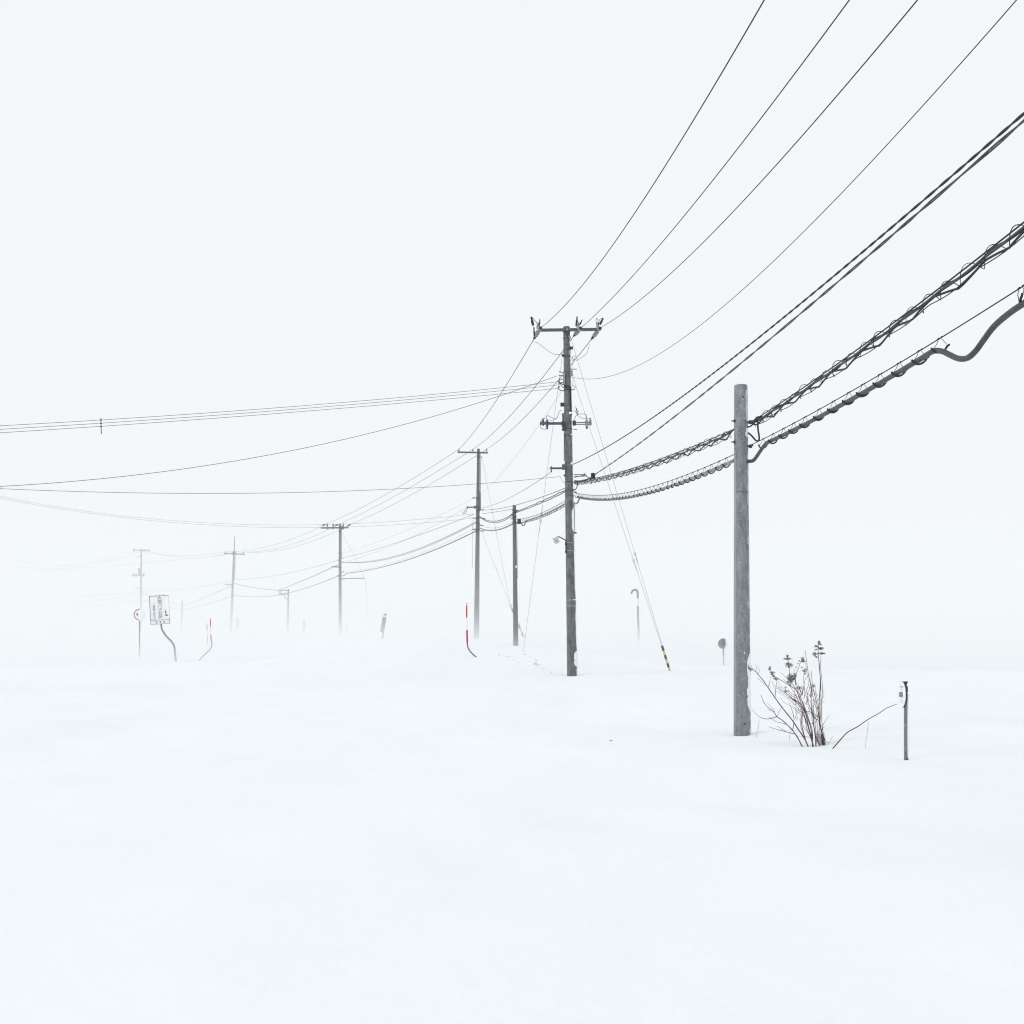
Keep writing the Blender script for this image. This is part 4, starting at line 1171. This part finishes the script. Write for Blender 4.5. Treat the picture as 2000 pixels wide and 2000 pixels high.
# snow plastered on the right part of the board
v = MB(); n = 18; k = 8
for i in range(n + 1):
    t = i / n; vv = -27 + 45 * t
    u0 = 12.5 + 2.2 * noise.noise((t * 5, 1.5, 0)) + (3 if .62 < t < .9 else 0)
    for j in range(k + 1):
        u = u0 + (18.6 - u0) * j / k
        v.v.append(bl(u, vv, .008 + .035 * math.sin(math.pi * .5 * j / k) * min(1, 5 * t + .1, 5 * (1 - t) + .1)))
for i in range(n):
    for j in range(k):
        q = i * (k + 1) + j; v.f.append((q, q + 1, q + k + 2, q + k + 1)); v.m.append(0)
v.build('snow_crust', M['crust'], sg, smooth=True)

# round red-ringed road sign
d = 55.0
rs = thing('road_sign', P(272.5, 1285, d), 'round red-rimmed road sign half covered in snow, left of the notice board', 'sign')
cc_ = P(272.6, 1200.5, d - .06)
MB().tube([P(272.8, 1192, d), P(272.6, 1225, d), P(272.5, 1250, d), P(272.5, 1300, d)], 0.03, 10).build('post', M['pipe'], rs)
def disc(c, ru, rv, th, name, m, parent, off=0, ri=0, n=40, a0=0, a1=2 * math.pi, rot=None):
    v = MB(); rot = rot or Matrix.Identity(3)
    full = abs(a1 - a0 - 2 * math.pi) < 1e-6
    for i in range(n + (0 if full else 1)):
        a = a0 + (a1 - a0) * i / n
        for rr, w in ((1, off), (1, off + th), (ri, off + th), (ri, off)):
            v.v.append(c + rot @ Vector((math.cos(a) * ru * rr, -w, math.sin(a) * rv * rr)))
    N = n if full else n
    for i in range(N):
        i2 = (i + 1) % n if full else i + 1
        for q in range(4):
            q2 = (q + 1) % 4
            v.f.append((i * 4 + q, i * 4 + q2, i2 * 4 + q2, i2 * 4 + q)); v.m.append(0)
    return v.build(name, M[m], parent)
rad = 11.4 * d / F
plate_ = disc(cc_, rad, rad, .012, 'disc', 'board', rs, 0, 0.0)
disc(cc_, rad * 1.0, rad * 1.0, .006, 'red_rim', 'red', plate_, .0125, .84)
MB().blob(cc_ + Vector((-4.4 * d / F, -.018, .5 * d / F)), (1.7 * d / F, .006, 2.5 * d / F), 3, .3).build('dark_mark', M['ink'], plate_)
v = MB(); n = 20; k = 8
for i in range(n + 1):
    t = i / n; zz = rad * 1.02 * (1 - 2 * t); half = math.sqrt(max(0, (rad * 1.04) ** 2 - zz * zz))
    e0 = -0.10 * rad + .18 * rad * noise.noise((t * 4, 3.3, 0)) + (.12 * rad if t < .2 else 0)
    for j in range(k + 1):
        x = e0 + (max(half, e0 + .002) - e0) * j / k
        v.v.append(cc_ + Vector((x, -.012 - .03 * math.sin(math.pi * min(.95, j / k)), zz)))
for i in range(n):
    for j in range(k):
        q = i * (k + 1) + j; v.f.append((q, q + 1, q + k + 2, q + k + 1)); v.m.append(0)
v.build('snow_crust', M['crust'], rs, smooth=True)

# red and white snow markers with bent feet
def snow_marker(d, segs, r, label, foot):
    base = P(*foot[-1], d)
    t = thing('snow_marker', base, label, 'marker pole', 'red and white snow markers')
    for (x0, y0, x1, y1, m, k) in segs:
        MB().tube([P(x0, y0, d), P(x1, y1, d)], r * k, 12).build('band' if m in ('red', 'white') else 'cap', M[m], t)
    q = pipe_path(foot, d); q.append(q[-1] + (q[-1] - q[-2]).normalized() * .35)
    MB().tube(q, r * 0.95, 10).build('foot', M['pipe'], t, smooth=True)
    return t
snow_marker(43.0, [(911.7, 1177.8, 911.7, 1180, 'pipe', .8), (911.6, 1180, 911.5, 1182.6, 'white', 1), (911.5, 1182.6, 911.5, 1206, 'red', 1), (911.5, 1206, 912, 1230.5, 'white', .95), (912, 1230.5, 912.7, 1256, 'red', 1.2)], 0.0255,
            'red and white striped snow marker with a foot bent right, before the second pole', [(912.7, 1254), (913.2, 1261), (915, 1267), (919.5, 1273.8), (928.5, 1282)])
snow_marker(51.0, [(411.2, 1204.8, 411.2, 1208.6, 'white', 1), (411.0, 1208.6, 411.2, 1223.3, 'red', 1), (411.2, 1223.3, 411.6, 1239.4, 'white', .95), (411.6, 1239.4, 413.2, 1256, 'red', 1.0)], 0.0225,
            'faded red and white snow marker with a foot bent left, right of the notice board', [(413.2, 1254), (414, 1260), (410.5, 1268), (402, 1276.5), (393.2, 1285)])
snow_marker(64.0, [(404.3, 1218, 404.5, 1232, 'red', 1), (404.5, 1232, 405, 1242, 'white', 1), (405, 1242, 405.8, 1256, 'red', 1)], 0.022,
            'very faint pink snow marker just left of the faded one', [(405.8, 1255), (406, 1262), (404, 1270), (401, 1276)])

# hooked grey post
d = 70.0
hk = thing('hooked_post', P(1248, 1264, d), 'grey and white banded post with a hooked top, right of the tallest pole', 'marker pole')
hook = [(1232.8, 1160), (1234.5, 1155.5), (1238, 1152.3), (1241.5, 1152), (1244.3, 1154), (1245.4, 1158), (1245.5, 1168)]
MB().tube(pipe_path(hook, d), [0.055] * 6 + [0.06] * 25, 12).build('hook', M['pipe'], hk, smooth=True)
MB().tube([P(1245.5, 1168, d), P(1245.6, 1184, d)], 0.058, 12).build('white_band', M['white'], hk)
MB().tube([P(1245.6, 1184, d), P(1246, 1200, d), P(1247, 1225, d), P(1248, 1275, d)], 0.06, 12).build('post', M['pipe'], hk)

# round mirror seen from behind
d = 48.5
mr = thing('traffic_mirror', P(1413.5, 1308, d), 'small round traffic mirror on a thin post, left of the near pole', 'mirror')
cm_ = P(1412.2, 1257, d)
rad = 10.0 * d / F
MB().tube([P(1412.7, 1262, d + .05), P(1413.2, 1290, d + .05), P(1413.7, 1312, d + .05)], 0.030, 10).build('post', M['steel'], mr)
v = MB(); 
MB().lathe(cm_ + Vector((0, .03, 0)), cm_ + Vector((0, -.05, 0)), [(0, rad * .98), (.3, rad), (.45, rad * .96), (.8, rad * .6), (1, rad * .2)], 28).build('housing', M['mir'], mr, smooth=True)
MB().box(cm_ + Vector((0, -.07, -.005)), (px(7, d), .03, px(1.2, d))).box(cm_ + Vector((0, -.07, -.055)), (px(7, d), .03, px(1, d))).build('clamp', M['steeld'], mr)
MB().box(cm_ + Vector((0.01, -.066, .11)), (px(5, d), .03, px(7, d))).build('bracket', M['steel'], mr)
MB().box(cm_ + Vector((0.0, -.062, -.10)), (px(3.6, d), .03, px(6, d))).build('bracket', M['steel'], mr)
disc(cm_ + Vector((0, 0, rad * .72)), px(3, d), px(3, d), .04, 'hood', 'mir', mr, .0)
v = MB(); n = 16; k = 6
for i in range(n + 1):
    t = i / n; zz = rad * 1.02 * (1 - 2 * t); half = math.sqrt(max(0, (rad * 1.04) ** 2 - zz * zz))
    e0 = .38 * rad + .3 * rad * noise.noise((t * 4, 9.3, 0))
    for j in range(k + 1):
        x = e0 + (max(half, e0 + .002) - e0) * j / k
        v.v.append(cm_ + Vector((x, -.03 - .035 * math.sin(math.pi * min(.95, j / k)), zz)))
for i in range(n):
    for j in range(k):
        q = i * (k + 1) + j; v.f.append((q, q + 1, q + k + 2, q + k + 1)); v.m.append(0)
v.build('snow_crust', M['crust'], mr, smooth=True)

# oval bus-stop plate on a low post, right foreground
d = 14.2
bs = thing('bus_stop_sign', P(1768.5, 1487, d), 'low dark post with a white oval plate at the right, beside the arching twig', 'sign')
MB().tube([P(1768.6, 1332.5, d), P(1768.4, 1400, d), P(1768.6, 1487, d), P(1768.7, 1540, d)], px(3.0, d), 14).build('post', M['pipe'], bs)
MB().tube([P(1768.3, 1331, d), P(1768.4, 1332.6, d), P(1768.5, 1336, d)], [px(5.2, d), px(4.6, d), px(2.9, d)], 14).build('cap', M['steeld'], bs)
MB().box(P(1771.2, 1346, d), (px(3.2, d), .03, px(11, d))).build('bracket', M['pipe'], bs)
MB().tube([P(1773.2, y, d - .0) for y in (1355, 1400, 1440, 1486)], px(1.2, d), 6).build('snow_crust', M['crust'], bs, smooth=True)
MB().box(P(1772.2, 1485, d - .01), (px(2.2, d), .03, px(9, d))).build('foot_clamp', M['steel'], bs)
yaw = Matrix.Rotation(R(-80), 3, 'Z')
oc = P(1762.6, 1356.5, d - .05)
ov = disc(oc, px(15.5, d), px(25, d), .012, 'plate', 'white', bs, 0, 0.0, rot=yaw)
disc(oc, px(15.9, d), px(25.4, d), .02, 'rim', 'steeld', ov, -.014, .93, rot=yaw)
def op(u, v, w=.0135): return oc + yaw @ Vector((px(u, d), -w, -px(v, d)))
def obox(u, v, w, h, name, m, k=0): return MB().box(op(u, v, .0135 + .0006 * k), (px(w, d), .002, px(h, d)), yaw).build(name, M[m], ov)
kk = 0
for i, u in enumerate((-7.8, -4.6, -1.6, 1.6, 4.4)):
    obox(u, -.4, 1.5, 9.2 if i % 2 else 8.4, 'printed_stroke', 'pipe', 0)
for v_, w in ((-4, 12), (-1, 10), (1.8, 12.5), (4.6, 16)):
    obox(-.6, v_, w, .9, 'printed_stroke', 'pipe', 1)
for u in (-6, -3, 0, 3, 6): obox(u, -15, 1.6, 2.0, 'printed_stroke', 'band', 0)
obox(2, -9.5, 2.4, 2.4, 'printed_stroke', 'band', 0)
for u in (-5, -2, 2, 5):
    for v_ in (11, 15): obox(u, v_, 1.6, .8, 'printed_stroke', 'band', 0)

# far things almost lost in the blown snow
def far_sign(name, label, d, x, y0, y1, w, lean, m='pipe', post=1245, gap=True):
    t = thing(name, P(x, post, d), label, 'sign', 'road signs lost in the blown snow')
    c = P(x, (y0 + y1) / 2, d); h = px(y1 - y0, d)
    rot = Matrix.Rotation(lean, 3, 'Y')
    MB().box(c, (px(w, d), .05, h), rot).build('plate', M[m], t)
    MB().box(c + rot @ Vector((0, 0, h / 2 + .12)), (px(w * .8, d), .05, .1), rot).build('cap_plate', M[m], t)
    MB().tube([c + rot @ Vector((0, .05, h * .3)), P(x - 2 if lean > 0 else x, post + 6, d)], .04, 8).build('post', M['pipe'], t)
far_sign('road_sign', 'slanted grey sign plate fading in the snow right of the third pole', 66, 748.8, 1204.5, 1235, 7.5, R(10))
far_sign('road_sign', 'tiny pale sign fading between the pale telephone pole and the third pole', 125, 594, 1214, 1236, 5, 0)
far_sign('road_sign', 'barely visible pale sign just right of the mast pole', 150, 464, 1208, 1228, 7, 0)
far_sign('marker_post', 'barely visible thin post just right of the third pole', 108, 677.8, 1217, 1232, 1.6, 0)

# ======================================================= bush and twigs
d0 = 16.0
def Z6(x, y, d=d0): return P(1480 + x / 8.05, 1240 + y / 8.05, d)
bush = thing('bare_shrub', P(1590, 1458, d0), 'bare hydrangea shrub with reddish stems and dried brown flower heads in the snow', 'shrub')
STEMS = [
 ('g', 2.3, [(715, 1790), (640, 1640), (570, 1530), (480, 1430), (380, 1340), (300, 1285), (250, 1210), (170, 1150), (100, 1070), (50, 940)]),
 ('g', 2.5, [(805, 1790), (740, 1640), (640, 1490), (540, 1340), (420, 1190), (300, 1030), (170, 840), (80, 710), (0, 615), (-40, 570), (-100, 540), (-165, 520)]),
 ('g', 2.3, [(875, 1790), (850, 1640), (800, 1450), (760, 1270), (700, 1130), (620, 900), (560, 800), (520, 720), (515, 690)]),
 ('r', 2.0, [(860, 1790), (855, 1610), (830, 1450), (770, 1260), (690, 1030), (630, 890), (490, 790), (310, 680), (250, 640), (190, 540)]),
 ('r', 1.9, [(915, 1790), (905, 1610), (880, 1400), (870, 1280), (840, 1100), (840, 850), (800, 640), (770, 430), (745, 245)]),
 ('g', 2.5, [(1055, 1790), (1030, 1640), (1000, 1500), (970, 1330), (965, 1050), (985, 750), (965, 470), (950, 300), (955, 110)]),
 ('g', 1.6, [(1010, 1790), (910, 1600), (880, 1380), (850, 1200), (800, 1090), (770, 900)]),
 ('r', 1.8, [(990, 1480), (960, 1300), (930, 1100), (890, 930), (860, 780), (840, 560)]),
 ('r', 1.6, [(750, 1640), (700, 1470), (690, 1330), (700, 1250), (690, 1150), (540, 1000), (430, 910), (290, 830), (220, 730)]),
 ('r', 1.5, [(760, 1250), (690, 1100), (560, 1010), (440, 910), (310, 800)]),
 ('g', 1.3, [(550, 1500), (570, 1310), (530, 1160), (490, 1050)]),
 ('g', 1.4, [(580, 1560), (430, 1520), (280, 1480), (155, 1440)]),
 ('g', 1.4, [(300, 1285), (180, 1320), (90, 1315), (0, 1270), (-90, 1170)]),
 ('r', 1.2, [(270, 980), (290, 800), (310, 680)]),
 ('r', 1.1, [(170, 820), (205, 650)]),
 ('r', 1.2, [(500, 720), (495, 520), (485, 440), (468, 320)]),
 ('r', 1.1, [(590, 640), (640, 520), (665, 450), (715, 370)]),
 ('r', 1.1, [(700, 950), (740, 720), (785, 640)]),
 ('r', 1.1, [(720, 1000), (770, 860), (805, 770)]),
 ('r', 1.1, [(740, 890), (720, 700), (735, 560)]),
 ('r', 1.2, [(950, 1290), (860, 1225), (780, 1200), (690, 1220), (540, 1110)]),
 ('g', 1.3, [(1000, 1500), (1050, 1440)]), ('g', 1.0, [(1010, 1440), (1070, 1340), (1135, 1255)]),
 ('r', 0.9, [(980, 1100), (1060, 1030)]), ('r', 0.9, [(990, 1050), (1040, 950), (1030, 860)]),
 ('g', 1.1, [(1060, 1720), (1075, 1665), (1110, 1700), (1180, 1595)]),
 ('r', 1.1, [(600, 790), (570, 620), (575, 530)]), ('r', 1.1, [(600, 790), (590, 640), (600, 600)]),
 ('r', 1.0, [(470, 690), (400, 630), (355, 590)]), ('r', 1.0, [(480, 760), (400, 700)]),
 ('r', 1.1, [(440, 1410), (380, 1385), (300, 1370), (220, 1320), (175, 1285)]),
 ('r', 0.8, [(300, 1285), (350, 1180), (390, 1105)]), ('r', .9, [(270, 1210), (200, 1190), (150, 1180)]), ('r', .8, [(260, 1190), (190, 1110), (140, 1070)]),
 ('g', 1.0, [(820, 1610), (700, 1595), (620, 1590)]), ('r', .9, [(440, 1520), (350, 1460), (290, 1430)]),
 ('r', 1.1, [(850, 1610), (760, 1500), (680, 1380), (640, 1300)]),
 ('r', 1.2, [(880, 1390), (840, 1400), (900, 1370), (870, 1250)]),
 ('r', 1.1, [(930, 1340), (880, 1260), (820, 1200), (790, 1120), (780, 960), (770, 830)]),
 ('r', 1.0, [(620, 1000), (540, 960), (440, 870), (435, 830)]), ('r', 1.0, [(700, 1110), (600, 1030), (520, 990), (460, 990)]),
 ('r', 1.0, [(690, 940), (650, 830), (600, 800)]), ('r', 1.0, [(720, 870), (690, 830), (620, 830)]),
 ('r', .9, [(0, 680), (60, 740), (140, 800)]), ('r', .8, [(-60, 560), (-90, 510), (-110, 470)]), ('r', .8, [(-30, 580), (-20, 520), (-30, 460)]), ('r', .8, [(0, 610), (30, 560), (0, 500)]),
 ('r', 1.0, [(840, 850), (880, 780), (900, 830)]), ('g', 1.4, [(970, 1500), (965, 1400), (990, 1280)]),
]
# a few random side twigs so that the shrub has volume
for i in range(54):
    x0 = rnd.uniform(560, 960); y0 = rnd.uniform(850, 1350)
    L = rnd.uniform(60, 190); a = R(rnd.uniform(60, 150))
    x1, y1 = x0 + L * math.cos(a), y0 - L * math.sin(a)
    STEMS.append(('r', rnd.uniform(.55, .95), [(x0, y0), ((x0 + x1) / 2 + rnd.uniform(-14, 14), (y0 + y1) / 2), (x1, y1)]))
for c, w, pts in list(STEMS[2:9]):
    for k in range(2):
        ox = rnd.uniform(-45, 45); sc = rnd.uniform(.72, .95)
        x0, y0 = pts[0]
        STEMS.append(('r', w * .62, [(x0 + (x - x0) * sc + ox * min(1, (y0 - y) / 500.0) + rnd.uniform(-9, 9), y0 + (y - y0) * sc) for x, y in pts]))
for i, (c, w, pts) in enumerate(STEMS):
    # stems fan out in depth from the crown, 0.25 m each way
    dd = 0.30 * math.sin(i * 2.4)
    q = []
    for (x, y) in pts:
        k = min(1, max(0, (1750 - y) / 1200.0))
        q.append(Z6(x, y, d0 + dd * k))
    q = smooth_pts(q, 3)
    r0 = px(w * .54, d0); n = len(q)
    rs_ = [r0 * (1 - .62 * j / (n - 1)) * (1 + .12 * math.sin(j * 1.9)) for j in range(n)]
    MB().tube(q, rs_, 5).build('stem', M['stemg' if c == 'g' else 'stem'], bush, smooth=True)

def floret(c, rad, n, seed, flat=0.6):
    rr = random.Random(seed); v = MB()
    for i in range(n):
        while True:
            o = Vector((rr.uniform(-1, 1), rr.uniform(-1, 1), rr.uniform(-1, 1)))
            if o.length < 1: break
        p = c + Vector((o.x * rad[0], o.y * rad[0] * .8, o.z * rad[1]))
        u = Vector((rr.uniform(-1, 1), rr.uniform(-1, 1), rr.uniform(-.5, .5))).normalized()
        w = u.orthogonal().normalized(); w = Matrix.Rotation(rr.uniform(0, 6.28), 3, u) @ w
        s = rr.uniform(.005, .010); k = len(v.v); nrm = u.cross(w)
        v.v += [p - u * s, p - w * s * .7 + nrm * s * .25, p + u * s, p + w * s * .7 + nrm * s * .25]
        v.f.append((k, k + 1, k + 2, k + 3)); v.m.append(0)
        if i % 4 == 0: v.tube([p, c + Vector((0, 0, o.z * rad[1] - rad[1] * .5))], .0022, 3)
    return v.build('flower_head', M['head'], bush)
HEADS = [((965, 120), (22, 24), 26), ((985, 150), (22, 8), 10), ((925, 175), (30, 14), 20), ((985, 210), (45, 15), 34), ((920, 232), (20, 9), 10), ((1000, 290), (52, 13), 40), ((895, 300), (34, 24), 30), ((915, 345), (20, 14), 14),
         ((465, 335), (20, 26), 22), ((475, 375), (58, 12), 36), ((490, 475), (52, 36), 46), ((460, 455), (26, 18), 10),
         ((520, 680), (62, 58), 90), ((565, 650), (40, 40), 36), ((480, 740), (28, 16), 16), ((595, 645), (16, 22), 10),
         ((715, 375), (30, 26), 26), ((715, 415), (32, 16), 24), ((655, 408), (14, 10), 8), ((635, 445), (16, 10), 6),
         ((740, 560), (32, 26), 24), ((690, 515), (14, 10), 8), ((742, 612), (9, 12), 6),
         ((190, 530), (26, 28), 22), ((225, 600), (34, 22), 28), ((285, 690), (30, 20), 24), ((250, 650), (20, 14), 12),
         ((440, 885), (16, 16), 10), ((440, 825), (20, 10), 8), ((490, 880), (9, 7), 4), ((650, 830), (40, 20), 20), ((510, 790), (22, 12), 10), ((600, 770), (14, 10), 6), ((880, 800), (20, 18), 10), ((600, 505), (10, 8), 4),
         ((-120, 530), (30, 24), 18), ((-150, 500), (16, 20), 8), ((-105, 560), (16, 14), 6)]
for i, ((x, y), (rx, ry), n) in enumerate(HEADS):
    floret(Z6(x, y, d0 - .03 + .05 * math.sin(i * 2.2)), (px(rx * 1.3 / 8.05, d0), px(ry * 1.35 / 8.05, d0)), int(n * 1.8), 100 + i)
# low stake and snow lump at the foot of the shrub
st = thing('wooden_stake', Z6(1035, 1760, d0 - .1), 'short dark snow-capped stake at the foot of the bare shrub', 'stake')
MB().tube([Z6(1005, 1560, d0 + .05), Z6(1025, 1640, d0 + .05), Z6(1040, 1790, d0 + .05)], [.012, .02, .022], 8).build('post', M['stemg'], st)
MB().blob(Z6(1040, 1645, d0 + .07), (.02, .02, .022), 3, .3).build('knot', M['stemg'], st, smooth=True)
MB().blob(Z6(985, 1610, d0 + .12), (.075, .05, .10), 5, .25).build('snow_cap', M['crust'], st, smooth=True)
for x, y in ((958, 1565), (962, 1615)):
    MB().blob(Z6(x, y, d0 + .075), (.008, .012, .009), 2, .1).build('bark_hole', M['stemg'], st)

tw = [(950, 1010), (985, 970), (1030, 925), (1110, 880), (1190, 825), (1270, 780), (1330, 740), (1380, 718), (1418, 705)]
q = smooth_pts([P(1400 + x / 4.025, 1200 + y / 4.025, 15.4 - .012 * i) for i, (x, y) in enumerate(tw)], 4)
q = [q[0] + (q[0] - q[1]).normalized() * .25] + q
o = MB().tube(q, [px(1.15, 15.4) * (1 - .6 * j / len(q)) for j in range(len(q))], 6).build('arching_twig', M['stem'], origin=q[1], smooth=True)
tag(o, 'single reddish twig arching from the snow up to the oval plate', 'twig')
def stalk(pix, d, label, m='straw', r=.45):
    q = smooth_pts([P(x, y, d) for x, y in pix], 3); q.append(q[-1] + Vector((0, 0, -.2)))
    o = MB().tube(q, [px(r, d)] * len(q), 4).build('dry_stalk', M[m], origin=q[-1], smooth=True)
    tag(o, label, 'stalk', 'pale dry stalks in the snow')
stalk([(1483, 1406), (1481, 1420), (1477.5, 1437)], 17.0, 'pale dry stalk between the near pole and the shrub')
stalk([(1696.5, 1409), (1694, 1430), (1690.5, 1452)], 15.4, 'pale dry stalk under the arching twig')
stalk([(1543.5, 1428), (1542, 1440), (1541, 1449)], 16.4, 'tiny dry stalk left of the shrub foot')
def ground_twig(pix, d, label, r=.6):
    q = [P(x, y, d) for x, y in pix]
    q = smooth_pts(q, 3)
    o = MB().tube(q, px(r, d), 5).build('fallen_twig', M['stemg'], origin=q[0]); tag(o, label, 'twig')
g0 = P(1191, 1449.5, 16.6)
q = []
for i in range(6):
    x, y = g0.x + .012 * i, 16.6 + .006 * i
    q.append(Vector((x, y, gnd(x, y) + .012 * math.sin(i * 1.2) + .004)))
o = MB().tube(q, .0045, 5).build('fallen_twig', M['stemg'], origin=q[0]); tag(o, 'tiny dark twig lying alone on the foreground snow', 'twig')

# snow clods on the bank
def clod(x, y, d, r, seed, label):
    p = P(x, y, d); r *= .8; p.z = gnd(p.x, p.y) - r * .12
    v = MB().blob(p, (r * 1.3, r, r * .75), seed, .6, nu=10, nv=7)
    o = v.build('snow_clod', M['crust'], origin=p, smooth=True)
    tag(o, label, 'snow clod', 'snow clods on the bank')
for i, (x, y, d, r) in enumerate(((1031, 1275, 43.5, .12), (1043, 1280, 42.5, .10), (1040, 1294, 41.0, .17), (1049, 1296, 40.6, .09), (1073, 1311, 39.0, .09), (1023, 1268, 44.5, .08), (990, 1278, 43.5, .1), (1010, 1290, 41.5, .09), (972, 1272, 44, .1), (1057, 1303, 40, .07), (1002, 1283, 42.4, .07), (1028, 1287, 42, .08))):
    clod(x, y, d, r, i + 1, 'small snow clod on the bank left of the tallest pole')
clod(1094.3, 1330.5, 36.5, .05, 33, 'single small clod in front of the tallest pole, left of its foot')

# ======================================================= the air
def volume(name, dens, col):
    m = bpy.data.materials.new(name); m.use_nodes = True; t = m.node_tree; t.nodes.clear()
    pv = t.nodes.new('ShaderNodeVolumePrincipled')
    pv.inputs['Color'].default_value = (*col, 1); pv.inputs['Density'].default_value = dens; pv.inputs['Anisotropy'].default_value = 0.0
    oo = t.nodes.new('ShaderNodeOutputMaterial'); t.links.new(pv.outputs[0], oo.inputs['Volume'])
    return m
hz = MB().box((0, 290, 5.5), (960, 730, 18)).build('haze', volume('haze_air', 0.0006, (0.955, 0.958, 0.96)))
tag(hz, 'pale snow haze filling the air', 'haze', kind='stuff')

# snow blown along the ground beyond the tallest pole: thick at the ground, thinning upward, streaky
def blown_material():
    m = bpy.data.materials.new('blown_snow'); m.use_nodes = True; t = m.node_tree; t.nodes.clear()
    N, K = t.nodes.new, t.links.new
    def math_(op, a, b=None, c=None):
        n = N('ShaderNodeMath'); n.operation = op
        for i, q in enumerate((a, b, c)):
            if q is None: continue
            if isinstance(q, (int, float)): n.inputs[i].default_value = q
            else: K(q, n.inputs[i])
        return n.outputs[0]
    def ramp(v, a, b, lo=0.0, hi=1.0):
        n = N('ShaderNodeMapRange'); n.interpolation_type = 'SMOOTHSTEP'
        for i, q in enumerate((a, b, lo, hi)): n.inputs[i + 1].default_value = q
        K(v, n.inputs[0]); return n.outputs[0]
    tc = N('ShaderNodeTexCoord'); sp = N('ShaderNodeSeparateXYZ'); K(tc.outputs['Object'], sp.inputs[0])
    x, y, z = sp.outputs
    h = math_('MAXIMUM', math_('MULTIPLY', math_('SUBTRACT', z, 0.7), ramp(x, -2.0, 5.0, 1.0, 1.3)), -0.3)
    low = math_('MULTIPLY', math_('EXPONENT', math_('MULTIPLY', h, -1 / 0.42)), 0.060)
    high = math_('MULTIPLY', math_('EXPONENT', math_('MULTIPLY', h, -1 / 1.7)), 0.048)
    d = math_('MULTIPLY', math_('ADD', low, high), ramp(x, -1.0, 5.0, 1.0, 1.6))
    d = math_('MULTIPLY', d, ramp(y, 43.5, 48.0))
    d = math_('MULTIPLY', d, ramp(y, 84.0, 112.0, 1.0, 0.0))
    mp = N('ShaderNodeMapping'); mp.inputs['Scale'].default_value = (0.06, 0.16, 0.55); K(tc.outputs['Object'], mp.inputs[0])
    no = N('ShaderNodeTexNoise'); no.inputs['Scale'].default_value = 1.0; no.inputs['Detail'].default_value = 2.0; K(mp.outputs[0], no.inputs['Vector'])
    d = math_('MULTIPLY', d, ramp(no.outputs[0], 0.30, 0.70, 0.55, 1.5))
    pv = N('ShaderNodeVolumePrincipled'); pv.inputs['Color'].default_value = (0.955, 0.958, 0.96, 1); pv.inputs['Anisotropy'].default_value = 0.0
    K(d, pv.inputs['Density'])
    oo = N('ShaderNodeOutputMaterial'); K(pv.outputs[0], oo.inputs['Volume'])
    return m
o = MB().box((-30, 78, 3.6), (180, 69, 10.4)).build('blowing_snow', blown_material())
tag(o, 'streaky snow blowing low over the ground behind the tallest pole', 'blowing snow', kind='stuff')
o = MB().box((-40, 79, 6.0), (320, 70, 16.0)).build('blowing_snow', volume('snow_veil', 0.0012, (0.955, 0.958, 0.96)))
tag(o, 'thin high veil of falling snow around the middle poles', 'blowing snow', kind='stuff')
o = MB().box((-40, 245, 6.1), (330, 266, 16.2)).build('blowing_snow', volume('snow_squall', 0.0105, (0.955, 0.958, 0.96)))
tag(o, 'far snow squall swallowing the last poles on the left', 'blowing snow', kind='stuff')
